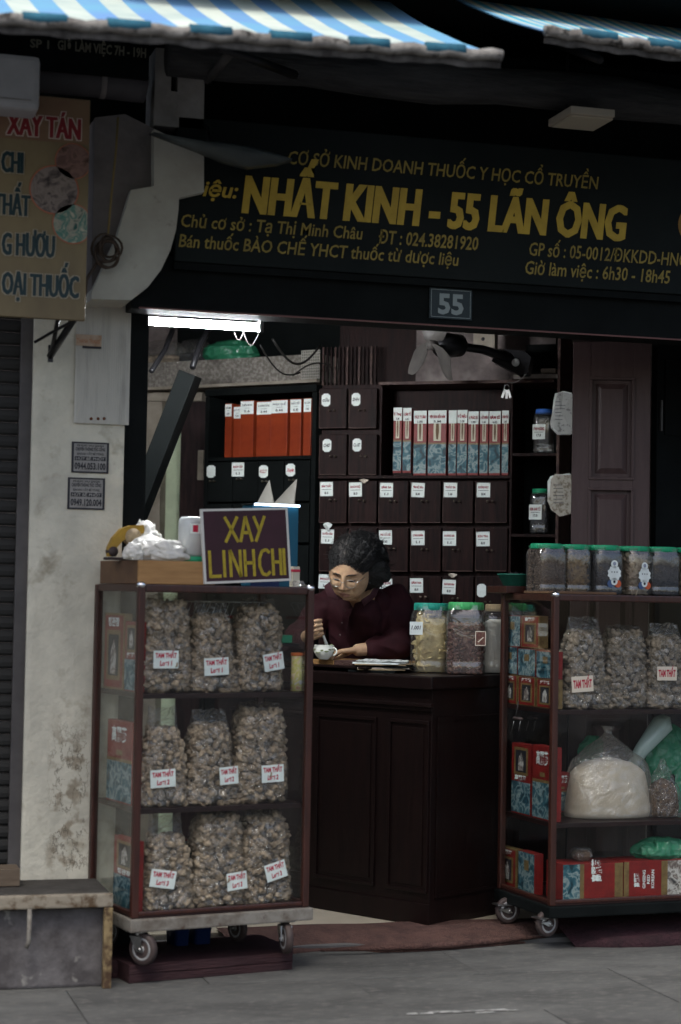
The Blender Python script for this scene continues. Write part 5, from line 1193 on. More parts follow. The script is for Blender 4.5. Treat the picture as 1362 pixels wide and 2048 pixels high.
# keys hanging from the top board
kx, kz = SH.on(1014, 770, -.015); t = thing('key_bunch', 'small bunch of keys hanging below the shelf top board', 'keys', SH.w(kx, -.02, kz), SH.yaw)
m = MB(); m.tube([(.012*math.cos(a), 0, -.012+.012*math.sin(a)) for a in [i*math.pi/6 for i in range(13)]], .0015, 5)
for a in (-.3, 0, .35): m.box(-.005, .005, -.001, .001, -.062, -.022, 0, T=Matrix.Rotation(a, 4, 'Y'))
m.build('keys', 'steel', t)

# right open shelves
rs = thing('open_shelf', 'narrow dark open shelf unit right of the drawer cabinet', 'shelf', SH.w(0, 0, 0), SH.yaw)
Xr = sx(1112)
MB().box(X2+.011, Xr+.02, .28, .30, FZ, sz(672, 1080)).build('back_panel', 'black', rs)
MB().box(Xr, Xr+.014, -.005, .28, FZ, sz(655, 1112), 0, .002).build('upright', 'edgewood', rs)
MB().box(X2+.011, Xr-.001, .0, .279, SH.on(1070, 757)[1], SH.on(1070, 748)[1], 0, .001).build('shelf_board', mat('pale_board_edge', (.22, .19, .17), .6, c2=(.3, .27, .24), sc=12), rs)
for y in (908, 1070, 1240): MB().box(X2+.011, Xr-.001, .0, .279, SH.on(1070, y+4)[1], SH.on(1070, y-2)[1], 0, .001).build('shelf_board', 'drawerwood', rs)
for px, y, hpx, lid, lab, fm, txt, seed in ((1087, 906, 87, 'bluelid', 'half empty jar with blue lid on the upper open shelf', None, 'ĐINH HƯƠNG', 71), (1080, 1068, 90, 'greenlid', 'jar of black seeds with green lid on the lower open shelf', 'blackherb', 'KIM ANH TỬ', 72)):
    x, _ = SH.on(px, y, .08); zb = SH.on(1070, y-2)[1]+.001; h = SH.on(px, y-hpx, .08)[1]-zb
    jar(lab, SH.w(x, .08, zb), SH.yaw, .088, h, lid, fm, 'lump', .006, .8, None, ('tag', .058, .068, -.014, h*.47, txt, '17.0'), seed=seed, neck=.78)
# papers hanging on the upright
def hang(pxs, yl, lab, m_, seed):
    pts = [SH.on(x, y, yl) for x, y in pxs]; n = len(pts); c = (sum(p[0] for p in pts)/n, sum(p[1] for p in pts)/n)
    t = thing('hanging_papers', lab, 'papers', SH.w(0, 0, 0), SH.yaw)
    for k in range(4):
        ro = (.0, .07, -.05, .10)[k]; m = MB(); vs = []
        for p in pts:
            dx, dz = p[0]-c[0], p[1]-c[1]; jx = .006*noise.noise(Vector((p[0]*60, p[1]*50, seed+k*3)))
            vs.append((c[0]+dx*math.cos(ro)-dz*math.sin(ro)+jx-.003*k, yl+.005*k+.018*noise.noise(Vector((p[0]*25, p[1]*18, seed))), c[1]+dx*math.sin(ro)+dz*math.cos(ro)+jx))
        m.add(vs+[(c[0], yl-.008+.005*k, c[1])], [(i, (i+1) % n, n) for i in range(n)])
        if k == 0:
            rq = random.Random(seed)
            for q in range(6):
                z = c[1]+.045-.016*q; m.box(c[0]-.025, c[0]-.025+rq.uniform(.02, .05), yl-.0100, yl-.0096, z, z+.003, 1)
        m.build('sheet', [m_ if k % 2 == 0 else 'paper', mat('pale_ink', (.12, .12, .14), .8) if k == 0 else 'ink'], t)
hang([(1116, 786), (1128, 783), (1146, 788), (1146, 868), (1120, 868), (1106, 858), (1104, 845), (1112, 800)], -.03, 'sheaf of grey handwritten papers pinned high on the shelf upright', mat('grey_note_paper', (.42, .43, .42), .8, c2=(.2, .2, .2), sc=50, amt=(.55, .65)), 1)
hang([(1109, 950), (1146, 948), (1146, 1026), (1124, 1032), (1106, 1020), (1098, 1000), (1101, 960)], -.03, 'sheaf of pale papers with torn lower edge pinned lower on the shelf upright', mat('worn_note_paper', (.45, .42, .36), .8, c2=(.2, .17, .13), sc=40, amt=(.5, .62)), 5)

# left black shelf
ls = thing('wall_shelf', 'black shelf unit with orange cartons above small tagged drawers', 'shelf', LS.w(0, 0, 0), LS.yaw)
def lx(px, y=940): return LS.on(px, y)[0]
def lz(y, px=520): return LS.on(px, y)[1]
La, Lb = lx(408), lx(632)
MB().box(La, Lb-.004, .24, .26, FZ, lz(776)).build('back_panel', 'black', ls)
MB().box(La, Lb-.004, -.004, .239, lz(788), lz(774), 0, .002).build('top_board', 'black', ls)
MB().box(La, La+.022, 0, .239, FZ, lz(789), 0, .002).build('upright', 'black', ls)
MB().box(Lb-.028, Lb-.004, 0, .239, FZ, lz(789), 0, .002).build('upright', 'black', ls)
MB().box(La+.023, Lb-.029, .0, .239, lz(920), lz(913), 0, .001).build('shelf_board', 'black', ls)
MB().box(La+.023, Lb-.029, .02, .239, FZ, lz(921)).build('carcass', 'black', ls)
for ri, (ya, yb) in enumerate(((923, 1003), (1008, 1085), (1090, 1165))):
    for ci in range(4):
        wd = (Lb-.030-La-.024)/4; xa = La+.024+wd*ci; zb, zt = lz(yb), lz(ya)
        d = MB().box(xa+.002, xa+wd-.002, -.004, .0195, zb, zt, 0, .003).build('drawer', 'black', ls)
        if ri == 0:
            a, b, s_ = [(422, 943, ' '), (476, 939, 'BẠCH CẬP'), (527, 943, 'KCLT'), (581, 940, 'Xuyên')][ci]; tx, tz = LS.on(a, b, -.005)
            (tagmesh(.070, .068, s_) if ci == 1 else octmesh(.050, .060, None if s_ == ' ' else s_)).build('paper_tag', ['paper', 'maroonink' if ci != 3 else 'red', 'ink'], d, (tx, -.0048, tz))
        else: tx, tz = xa+wd*.4, zt-.04
        k = MB(); knob(k, 0, 0); knob(k, .022, 0); k.build('knob', bpy.data.materials['dull_brass'], d, (tx+.004, -.0045, tz-.048))
for i, (a, b, yt) in enumerate(((449, 463, 807), (464, 479, 812), (480, 507, 801), (510, 540, 802), (541, 575, 799), (577, 600, 797), (606, 622, 796))):
    xa, xb = LS.on(a, 860, .02)[0], LS.on(b, 860, .02)[0]; zb = lz(913)+.001; h = LS.on((a+b)/2, yt, .02)[1]-zb
    t = carton((LS.w((xa+xb)/2, .02+.01*(i % 2), zb), LS.yaw), xb-xa-.004, h, .16, 'orange_box', '%s orange carton from the left in the black shelf' % ordw[i], 'orange cartons in the black shelf', text=['SÂM', 'KỶ TỬ', 'THIÊN MÔN', 'A HOÀNG ĐẰNG', 'NHỤC QUẾ', 'NGẪU TIẾT', 'XẠ CAN'][i])
# thin plastic bags hung on the left drawers
for k, (ax, ay, bx, by, cx2, cy2, lb) in enumerate(((537, 960, 514, 1006, 547, 1006, 'thin clear bag hanging from the third small drawer knob'), (592, 958, 548, 1006, 588, 1008, 'thin clear bag hanging from the fourth small drawer knob'))):
    m = MB(); A = LS.on(ax, ay, -.03); Bp = LS.on(bx, by, -.03); Cp = LS.on(cx2, cy2, -.03); n = 14; vs = []
    for i in range(n+1):
        q = i/n; x = Bp[0]+(Cp[0]-Bp[0])*q; z = Bp[1]+(Cp[1]-Bp[1])*q
        vs += [(A[0]+.003*(q-.5), -.022, A[1]), (A[0]*.5+x*.5, -.028+.012*(i % 2), (A[1]+z)/2), (x, -.03+.02*(i % 2), z), (x, -.03+.01*(i % 2), z-.18)]
    m.add(vs, [(4*i+j, 4*i+4+j, 4*i+5+j, 4*i+1+j) for i in range(n) for j in range(3)])
    tag(m.build('thin_bag', 'whitebag', None, LS.w(0, 0, 0), LS.yaw), lb, 'bag')

# ---------------------------------------------------------------- behind and above the shelves
LB = Fr(cen(640, 9.25), -46)
xa = LB.on(285, 760)[0]; xb = LB.on(640, 740)[0]
za, zb = LB.on(480, 768)[1], LB.on(480, 716)[1]
o = tag(MB().box(xa, xb, 0, .3, za, zb, 0, .003).build('lintel_beam', 'granite', None, LB.w(0, 0, 0), LB.yaw), 'speckled rough cement beam above the black shelf', 'beam')
MB().box(xa, xb, -.03, -.001, za-.012, za+.002).build('lower_ledge', 'beige', o)
struct('upper_back_wall', MB().box(LB.on(285, 700)[0], xb+.0, .31, .36, za-.1, 3.0), 'black', LB.w(0, 0, 0), LB.yaw)
xw0 = sx(640, 700); struct('partition_wall', MB().box(xw0, SH.on(832, 700, .32)[0], .32, .36, ztop-.02, 3.0), 'drawerwood', SH.w(0, 0, 0), SH.yaw)
struct('side_wall', MB().box(SH.on(832, 700, .32)[0]+.001, SH.on(1125, 700, .32)[0], .32, .36, .5, 3.0), 'greywall', SH.w(0, 0, 0), SH.yaw)
# slatted timber and mesh above the drawers
t = thing('slatted_screen', 'dark slatted timber screen above the drawer cabinet', 'screen', SH.w(0, 0, 0), SH.yaw)
for k in range(14):
    x = SH.on(645+k*8, 700, .2)[0]; MB().box(x, x+.009, .20, .215, ztop+.002, 2.55).build('slat', 'drawerwood' if k % 3 else 'edgewood', t)
a0, b0 = LB.on(603, 758, -.05); a1, b1 = LB.on(640, 700, -.05)
t = tag(MB().box(a0, a1, -.048, -.045, b0, b1).build('mesh_panel', mat('grey_backing', (.12, .115, .10), .7), None, LB.w(0, 0, 0), LB.yaw), 'small square of pale wire mesh at the end of the cement beam', 'mesh panel')
m = MB()
for k in range(11):
    x = a0+(a1-a0)*k/10; m.box(x-.0012, x+.0012, -.053, -.050, b0, b1); z = b0+(b1-b0)*k/10; m.box(a0, a1, -.0565, -.0535, z-.0012, z+.0012)
m.build('wires', mat('pale_wire', (.45, .43, .38), .5), t)
# loose cables
m = MB(); P = lambda x, y, t: PT(x, y, t)
def arc(p, q, sag, n=12): return [Vector(p).lerp(Vector(q), i/n)-Vector((0, 0, sag*math.sin(math.pi*i/n))) for i in range(n+1)]
m.tube(arc(P(545, 678, 8.6), P(640, 692, 8.9), .10), .006, 6); m.tube(arc(P(520, 690, 8.5), P(600, 745, 8.8), .06), .004, 6); m.tube(arc(P(585, 752, 8.8), P(660, 730, 8.9), -.03), .004, 6)
o = m.build('loose_cables', 'cable'); tag(o, 'loose black cables sagging in front of the cement beam', 'cables')
# plastic bags stored on the beam
bz = zb
def bl(px, yl=.12): return LB.w(LB.on(px, 705, yl)[0], yl, bz+.001)
softbag('green_bag', 'shiny green plastic bundle stored on the beam below the tube lamp', bl(462), LB.yaw, [(.8, 0), (1, .03), (.95, .07), (.6, .10), (.3, .11)], .30, .18, 'greybag', None, 31)
softbag('clear_bag', 'crumpled clear plastic bag stored on the beam at the far left', bl(325), LB.yaw, [(.8, 0), (1, .03), (.95, .08), (.6, .12), (.3, .13)], .26, .18, 'bag', 'root2', 33, .05)
softbag('grey_bag', 'dull plastic bag between the green bundle and the far left bag', bl(390, .16), LB.yaw, [(.8, 0), (1, .03), (.9, .08), (.6, .12), (.3, .13)], .22, .15, 'bag', 'blackherb', 35, .06)
# back doorway at the left with pale green wall
DW = Fr(cen(300, 9.9), -30)
a, _ = DW.on(322, 900); b, _ = DW.on(371, 900)
struct('green_wall', MB().box(a-.02, b+.02, .10, .14, FZ, DW.on(340, 795, .10)[1]+.05), 'greenwall', DW.w(0, 0, 0), DW.yaw)
c0, _ = DW.on(288, 900); dwy = thing('doorway', 'beige door surround beside the pale green wall deep in the shop', 'doorway', DW.w(0, 0, 0), DW.yaw); o = MB().box(c0, a, .0, .09, FZ, DW.on(340, 803)[1], 0, .003).build('door_post', 'beige', dwy)
o = MB().box(c0, DW.on(405, 800, -.0)[0], -.01, .09, DW.on(340, 803)[1]+.001, DW.on(340, 783)[1], 0, .003).build('door_head', 'beige', dwy)
o = MB().box(b, DW.on(412, 900, -.06)[0], -.08, .05, FZ, DW.on(390, 803)[1]-.01, 0, .003).build('inner_door', 'darkwood', None, DW.w(0, 0, 0), DW.yaw); tag(o, 'dark inner door edge right of the pale green wall', 'door')
o = MB().box(DW.on(392, 1000, -.11)[0], DW.on(404, 1000, -.11)[0], -.1, -.085, DW.on(398, 960, -.1)[1], DW.on(398, 900, -.1)[1], 0, .004).build('wall_pad', 'beige', None, DW.w(0, 0, 0), DW.yaw); tag(o, 'torn beige strip stuck on the dark inner door', 'strip')
# leaning dark beam
pa = P(381, 748, 8.25); pb_ = P(264, 1050, 8.3); dr = (pb_-pa).normalized(); L_ = (pa.z-FZ)/-dr.z
q = dr.to_track_quat('-Z', 'Y'); m = MB(); m.box(-.055, .055, -.04, .04, -L_+.06, 0, 0, .004)
o = m.build('leaning_beam', 'black'); o.location = pa; o.rotation_euler = q.to_euler(); tag(o, 'thick black timber leaning diagonally inside the shop at the left', 'timber')
o = MB().tube([P(303, 742, 8.2), P(330, 700, 8.4), P(345, 660, 8.5)], .012).tube([P(385, 735, 8.3), P(400, 690, 8.4), P(420, 655, 8.5)], .014).build('roof_struts', 'darkmetal'); tag(o, 'pair of dark struts rising from the leaning timber toward the ceiling', 'struts')

# ---------------------------------------------------------------- tube lamp
TY = .42
def tp(x, y, yl=TY): a, b = W0.on(x, y, yl); return Vector((a, yl, b))
A, Bp = tp(285, 640), tp(515, 656); zz = (A.z+Bp.z)/2
t = thing('tube_lamp', 'lit fluorescent tube lamp in a grey batten under the lintel', 'tube lamp')
MB().tube([(A.x-.45, TY, zz), (Bp.x, TY, zz)], .0150, 16).build('tube', 'tube', t)
MB().tube([(Bp.x+.0005, TY, zz), (Bp.x+.012, TY, zz)], .0155, 16).tube([(Bp.x+.0125, TY, zz), (Bp.x+.02, TY, zz)], .008, 10).build('end_cap', 'steel', t)
MB().box(A.x-.47, Bp.x+.02, TY-.02, TY+.03, zz+.046, zz+.075, 0, .003).build('batten', mat('grey_batten', (.015, .015, .015), .7, spec=.1), t)
MB().box(Bp.x+.006, Bp.x+.022, TY-.016, TY+.0195, zz-.020, zz+.0455, 0, .003).build('lamp_holder', 'wiregrey', t)
for pth in (arc((Bp.x-.05, TY+.03, zz-.015), (Bp.x+.012, TY+.03, zz-.02), .05), arc((Bp.x-.085, TY+.03, zz-.02), (Bp.x-.05, TY+.03, zz-.02), .030)): MB().tube(pth, .0012, 6).build('wire', 'cable', t)
for xx in (A.x-.2, Bp.x-.1): MB().tube([(xx, TY, zz+.075), (xx, TY, 3.0)], .004, 6).build('hanger', 'wiregrey', t)

# ---------------------------------------------------------------- fan
t = thing('fan', 'grey bladed fan without guard on a black arm above the shelves', 'fan')
hub = P(860, 690, 8.25); mot = P(893, 688, 8.35); base = P(1035, 722, 8.5)
ax = (-RR*.80-F0*.58-ZZ*.08).normalized(); e1 = ZZ.cross(ax).normalized(); e2 = ax.cross(e1)
T = Matrix(((e1.x, e2.x, ax.x, hub.x), (e1.y, e2.y, ax.y, hub.y), (e1.z, e2.z, ax.z, hub.z), (0, 0, 0, 1))); mot = hub-ax*.09
MB().lathe([(0, .018), (.016, .014), (.022, 0), (.022, -.03), (0, -.03)], 20, T=T).build('hub', 'fan', t)
for k in range(3):
    m = MB(); vs = []; a0 = R_((205, 312, 75)[k])
    for i in range(12):
        r = .02+.165*i/11; wd = (.025+.085*math.sin(min(1, (i+1)/9)*math.pi/2))*(1 if i < 9 else (1.0, .9, .62)[i-9])
        for j in range(7):
            s_ = (j/6-.5); a = a0+wd*s_*1.6/max(r, .03)*.75; vs.append((r*math.cos(a), r*math.sin(a), .028*s_*2-.01-.02*(s_*s_)))
    n = len(vs); fs = [(7*i+j, 7*i+7+j, 7*i+8+j, 7*i+1+j) for i in range(11) for j in range(6)]
    m.add(vs+[(x, y, z-.0025) for x, y, z in vs], fs+[tuple(n+i for i in f[::-1]) for f in fs], 0, True, T=T); m.build('blade', 'fan', t)
MB().tube([hub-ax*.03, hub-ax*.05, hub-ax*.09, hub-ax*.17, hub-ax*.20], [.02, .05, .056, .05, .02], 20).build('motor', 'darkmetal', t)
s_ = mot-ax*.05
MB().tube([s_, s_.lerp(base, .45)+Vector((0, 0, .012)), base], [.017, .020, .024], 12).build('arm', 'darkmetal', t)
T2 = Matrix.Translation(base) @ Matrix.Rotation(R_(-30), 4, 'Z') @ Matrix.Rotation(R_(8), 4, 'Y')
bs = MB(); bs.prism([(-.11, -.02), (.02, -.065), (.06, -.055), (.065, .02), (.03, .045), (-.09, .04)], -.04, .06, T=T2); bs.build('stand_base', 'darkmetal', t)
MB().lathe([(0, .012), (.017, .010), (.018, 0)], 18, T=T2 @ Matrix.Translation((.0, -.040, -.012)) @ Matrix.Rotation(R_(90), 4, 'X')).build('dial', 'glow', t)
MB().tube(arc(base+Vector((.03, -.06, -.05)), P(1015, 765, 8.5), .02), .002, 5).build('pull_cord', 'glow', t)
o = MB().box(*(lambda a, b: (a[0], b[0], .05, .12, a[1], b[1]))(SH.on(946, 703, .05), SH.on(990, 664, .05)), 0, .004).build('switch_box', 'beige', None, SH.w(0, 0, 0), SH.yaw); tag(o, 'pale switch box with a round hole behind the fan', 'switch box')
a, b = SH.on(966, 678, .05); MB().lathe([(0, .003), (.007, .003), (.009, 0)], 14, T=Matrix.Translation((a, .05, b)) @ Matrix.Rotation(R_(90), 4, 'X')).build('dial', 'ink', o)
a, b = SH.on(1082, 748, .06); o = MB().box(a, a+.07, .05, .12, b-.004+.006, b+.024, 0, .005).build('small_parcel', 'paper2', None, SH.w(0, 0, 0), SH.yaw); tag(o, 'small pale parcel lying on the top board near the upright', 'parcel')

# ---------------------------------------------------------------- door leaves at the right
DR = Fr(cen(1143, 8.12), -20)
dr_ = thing('door_leaf', 'brown panelled door leaf folded open behind the right cabinet', 'door', DR.w(0, 0, 0), DR.yaw)
w_ = DR.on(1300, 900)[0]; zt = DR.on(1220, 684)[1]
pa_ = [(DR.on(1181, 850)[0], DR.on(1266, 850)[0], DR.on(1220, 957)[1], DR.on(1220, 757)[1]), (DR.on(1177, 1000)[0], DR.on(1262, 1000)[0], .95, DR.on(1220, 978)[1]), (DR.on(1177, 1000)[0], DR.on(1262, 1000)[0], .25, .85)]
m = MB(); xs_ = (pa_[0][0], pa_[0][1]); m.box(0, xs_[0], 0, .035, FZ+.002, zt, 0, .002).box(xs_[1], w_, 0, .035, FZ+.002, zt, 0, .002)
zs = [FZ+.002, pa_[2][2], pa_[2][3], pa_[1][2], pa_[1][3], pa_[0][2], pa_[0][3], zt]
for k in range(0, 8, 2): m.box(xs_[0]+.0002, xs_[1]-.0002, .001, .034, zs[k], zs[k+1])
m.build('frame', 'doorwood', dr_)
for (xa, xb, z0, z1) in pa_:
    xa, xb = xs_
    q = MB(); q.box(xa+.0005, xb-.0005, .018, .028, z0+.0005, z1-.0005)
    i1, i2 = .022, .045
    vs = [(xa+i1, .0175, z0+i1), (xb-i1, .0175, z0+i1), (xb-i1, .0175, z1-i1), (xa+i1, .0175, z1-i1), (xa+i2, .006, z0+i2), (xb-i2, .006, z0+i2), (xb-i2, .006, z1-i2), (xa+i2, .006, z1-i2)]
    q.add(vs, [(0, 1, 5, 4), (1, 2, 6, 5), (2, 3, 7, 6), (3, 0, 4, 7), (4, 5, 6, 7)])
    q.build('panel', 'doorwood', dr_)
    q = MB(); q.box(xa-.006, xb+.006, -.006, -.0005, z0-.006, z0+.006, 0, .002).box(xa-.006, xb+.006, -.006, -.0005, z1-.006, z1+.006, 0, .002).box(xa-.006, xa+.006, -.006, -.0005, z0+.006, z1-.006, 0, .002).box(xb-.006, xb+.006, -.006, -.0005, z0+.006, z1-.006, 0, .002); q.build('panel_moulding', 'doorwood', dr_)
D2 = Fr(cen(1312, 8.3), 20); d2 = thing('door_leaf', 'almost black door leaf at the right edge with an upright bolt', 'door', D2.w(0, 0, 0), D2.yaw)
MB().box(0, .5, 0, .035, FZ+.002, 2.5, 0, .002).build('frame', 'black', d2)
a, b = D2.on(1318, 862); _, c = D2.on(1318, 800); MB().box(a, a+.010, -.014, -.001, b, c, 0, .003).build('bolt', mat('dull_bolt', (.10, .10, .10), .5, .5), d2)
a0_, z0_ = D2.on(1328, 870); a1_, z1_ = D2.on(1345, 720); MB().box(a0_, a1_+.06, -.006, -.001, z0_, z1_, 0, .002).build('panel', 'black', d2)
o = tag(MB().box(W0.on(1120, 690, 1.45)[0], W0.on(1141, 690, 1.45)[0], 1.45, 1.5, FZ, 2.6).build('dark_gap', 'black'), 'black filler for the dark gap between the open shelf and the brown door leaf', 'post')  # black box stands in for the shade of an open gap

# ================================================================ ON TOP OF THE LEFT CABINET
LT = Lzt+.0022
ya = .02
x0, _ = LC.on(277, 1160, ya); x1, _ = LC.on(430, 1160, ya); hb = LC.on(350, 1122, ya)[1]-LT
wb = thing('wooden_box', 'low honey coloured wooden box on top of the left cabinet', 'box', LC.w(x0, ya, LT), LC.yaw)
dB = LC.side(200, 1150, x0)[0]-ya
MB().box(0, x1-x0, 0, .012, 0, hb, 0, .002).build('front_board', 'pine', wb)
MB().box(.0, .012, .0125, dB, 0, hb, 0, .002).build('side_board', 'pineend', wb)
MB().box(x1-x0-.012, x1-x0, .0125, dB, 0, hb, 0, .002).build('side_board', 'pineend', wb)
MB().box(.0125, x1-x0-.0125, dB-.012, dB, 0, hb, 0, .002).build('back_board', 'pine', wb)
MB().box(.0125, x1-x0-.0125, .0125, dB-.0125, hb-.012, hb-.003).build('lid_board', 'pine', wb)
HB = LT+hb
def lct(px, yl, z): return LC.w(LC.on(px, 1120, yl)[0], yl, z)
# tape dispenser
p0 = lct(247, .20, HB+.001); t = thing('tape_dispenser', 'yellow tape gun with black grip half under the plastic bags', 'tape dispenser', p0, LC.yaw)
MB().prism([(-.062, .012), (-.035, .012), (-.030, .045), (-.005, .072), (.035, .088), (.075, .100), (.070, .128), (.020, .125), (-.015, .112), (-.045, .080), (-.062, .045)], -.012, .012).build('frame', 'tape', t); MB().tube([(.03, -.018, .085), (.03, .018, .085)], .030, 20).build('tape_roll', 'pages', t)
MB().box(-.07, .03, -.02, .02, 0, .010, 0, .003).tube([(-.045, -.018, .030), (-.045, .018, .030)], .018, 14).build('grip', 'rubber', t)
softbag('white_bag', 'crumpled white plastic bags heaped on the wooden box', lct(300, .12, HB+.001), LC.yaw, [(.85, 0), (1, .02), (1, .04), (.85, .055), (.6, .075), (.3, .088), (.1, .093)], .18, .14, 'whitebag', 'powder', 41, .04, crumple=1.6)
def crum(name, lab, loc, r, seed, m_='whitebag'):
    m = MB(); v, f = ICO3; vs = []
    for p in v:
        q = Vector(p); k = 1.12+.45*noise.noise(q*1.6+Vector((seed, 0, 0)))-.55*abs(noise.noise(q*2.6+Vector((seed, 3, 0))))+.22*abs(noise.noise(q*7)); vs.append((q.x*r[0]*k, q.y*r[1]*k, max(0, q.z*k+.85)*r[2]))
    m.add(vs, f, 0, True); o = m.build(name, m_, None, loc, LC.yaw); return tag(o, lab, 'bag')
crum('white_bag', 'white rolled plastic bag lying in front of the heap on the wooden box', lct(332, .06, HB+.001), (.075, .035, .036), 3)
crum('white_bag', 'white plastic bag twisted upright behind the heap on the wooden box', lct(290, .22, HB+.001), (.05, .04, .072), 8)
crum('white_bag', 'small white plastic bag hanging over the left corner of the wooden box', lct(268, .055, HB+.001), (.035, .025, .030), 12)
p0 = lct(384, .12, HB+.001)
t = thing('plastic_tub', 'white translucent tub standing upside down on its green lid', 'tub', p0, LC.yaw)
MB().lathe([(0, 0), (.056, 0), (.057, .002), (.057, .016), (.050, .018), (0, .018)], 30).build('lid', 'greenlid', t)
MB().loft([superell(.095*k, .095*k, 36, 3, z) for k, z in ((.92, .0185), (.96, .03), (1, .06), (1, .13), (.96, .15), (.8, .160))], 0, (True, True)).build('tub_body', film('milky_plastic', (.72, .75, .74), .25, .15, haze=.5), t)
g = MB(); random.seed(2); lumps(g, shellpts(.08, .08, .025, .07, .014), .009, 0, .5); g.build('contents', 'mush', t)['kind'] = 'stuff'
MB().box(-.03, .03, -.048, -.0475, .10, .135).box(-.02, .0, -.0485, -.048, .105, .13, 1).build('paper_label', ['paper', 'red'], t)
# handwritten board XAY LINH CHI
cx0, cz0 = LC.on(412, 1168, -.002); cx1, _ = LC.on(585, 1166, -.002); zt_ = LC.on(490, 1022, .0)[1]
w_, h_ = cx1-cx0, zt_-LT-.003
t = thing('hand_painted_sign', 'plum board with yellow words XAY LINH CHI leaning on the left cabinet', 'sign', LC.w(cx0, .010, LT+.004), LC.yaw)
t.rotation_euler = (R_(-3), R_(-3.2), LC.yaw)
MB().box(0, w_, 0, .008, 0, h_, 0, .001).build('board', 'signpurple', t)
e = .007; MB().box(-.001, w_+.001, -.002, .009, -.001, e).box(-.001, w_+.001, -.002, .009, h_-e, h_+.001).box(-.001, e, -.002, .009, e, h_-e).box(w_-e, w_+.001, -.002, .009, e, h_-e).build('border', mat('white_edge_tape', (.5, .49, .45), .6), t)
def stroke(m, pts, r=.0075):
    for (xa, za), (xb, zb) in zip(pts[:-1], pts[1:]):
        d = Vector((xb-xa, 0, zb-za)); n = Vector((-d.z, 0, d.x)).normalized()*r; u = d.normalized()*.001
        m.add([Vector((xa, -.0012, za))-n-u, Vector((xb, -.0012, zb))-n+u, Vector((xb, -.0012, zb))+n+u, Vector((xa, -.0012, za))+n-u], [(0, 1, 2, 3)])
def glyph(ch, x, z, w, h):
    S = {'X': [[(0, 1), (1, 0)], [(1, 1), (0, 0)]], 'A': [[(0, 0), (.5, 1)], [(.5, 1), (1, 0)], [(.22, .36), (.78, .36)]], 'Y': [[(0, 1), (.45, .45)], [(1, 1), (.1, -.0)]], 'L': [[(0, 1), (0, 0)], [(0, .04), (1, .04)]], 'I': [[(.5, 1), (.5, 0)]], 'N': [[(0, 0), (0, 1)], [(0, 1), (1, 0)], [(1, 0), (1, 1)]], 'H': [[(0, 0), (0, 1)], [(1, 0), (1, 1)], [(0, .5), (1, .5)]], 'C': [[(1, .86), (.7, .98), (.3, .92), (.06, .65), (.04, .35), (.3, .06), (.7, .02), (1, .14)]]}[ch]
    m = MB()
    for s_ in S: stroke(m, [(x+a*w, z+b*h) for a, b in s_], .0058)
    m.build('letter', 'yellowpaint', t)
sc_ = w_/.333
for ch, x, ww in (('X', .088, .048), ('A', .145, .045), ('Y', .200, .042)): glyph(ch, x*sc_, h_*.55, ww*sc_, h_*.34)
for ch, x, ww in (('L', .024, .040), ('I', .072, .012), ('N', .102, .038), ('H', .158, .034), ('C', .212, .042), ('H', .266, .030), ('I', .304, .012)): glyph(ch, x*sc_, h_*.08, ww*sc_, h_*.36)
# blue box with light strip
xa, _ = LC.on(503, 1100, .30); xb, _ = LC.on(596, 1100, .30); zt_ = LC.on(550, 1012, .30)[1]
t = thing('blue_light_box', 'blue box with a lit white strip on top behind the plum sign', 'light box', LC.w(xa, .30, LT), LC.yaw)
MB().box(0, xb-xa, 0, .09, 0, zt_-LT, 0, .004).build('body', 'blueplastic', t)
MB().box(-.001, (xb-xa)*.6, -.002, -.0005, .0, (zt_-LT)*.96).build('front_panel', 'navy', t)
MB().box(-.005, xb-xa+.002, -.008, .09, zt_-LT+.001, zt_-LT+.007, 0, .002).build('lamp_body', 'black', t)
MB().box(.004, xb-xa-.002, -.013, -.009, zt_-LT-.001, zt_-LT+.007).build('light_strip', 'led', t)
x, _ = LC.on(592, 1150, .12); t = tag(MB().box(-.012, .016, 0, .03, 0, .075, 0, .002).box(-.0125, .0165, -.001, .031, .055, .065, 1).build('medicine_box', ['boxcream', 'red'], None, LC.w(x, .12, LT), LC.yaw), 'small cream medicine box with red stripe right of the plum sign', 'box')
crum('clear_bag', 'small crumpled clear bag at the right corner of the left cabinet top', lct(598, .05, LT), (.022, .02, .012), 20, 'bag')
# blue tubs under the left cabinet
for a, b, lb in ((343, 376, 'left navy blue tub stored on the floor under the left cabinet'), (382, 420, 'right navy blue tub stored on the floor under the left cabinet')):
    xa, _ = LC.on(a, 1870, .36); xb, _ = LC.on(b, 1870, .36); t = MB(); wdt = xb-xa
    t.loft([superell(wdt*.85, .1, 24, 5, 0), superell(wdt, .12, 24, 5, .115), superell(wdt*1.04, .125, 24, 5, .117), superell(wdt*1.04, .125, 24, 5, .125)])
    tag(t.build('plastic_tub', 'navy', None, LC.w((xa+xb)/2, .38, .061), LC.yaw), lb, 'tub')
# plug standing in for reflection highlights on the right cabinet side
t = thing('glass_glint', 'hook-shaped plug hanging on a cord outside the right cabinet side glass', 'glint')
def sp(px, py, xl=-.02): y, z = RC.side(px, py, xl); return RC.w(xl, y, z)
MB().tube([sp(1037, 1402), sp(1034, 1420), sp(1031, 1434)], .0016, 6).build('cord', 'wiregrey', t)  # thin upper streak of the modelled reflection
MB().tube([sp(1028, 1436), sp(1044, 1438)], .006, 8).build('glint_bar', 'rubber', t)
MB().tube([sp(1028, 1442), sp(1023, 1462)], .0016, 6).build('pin', 'steel', t); MB().tube([sp(1041, 1442), sp(1037, 1462)], .0016, 6).build('pin', 'steel', t)
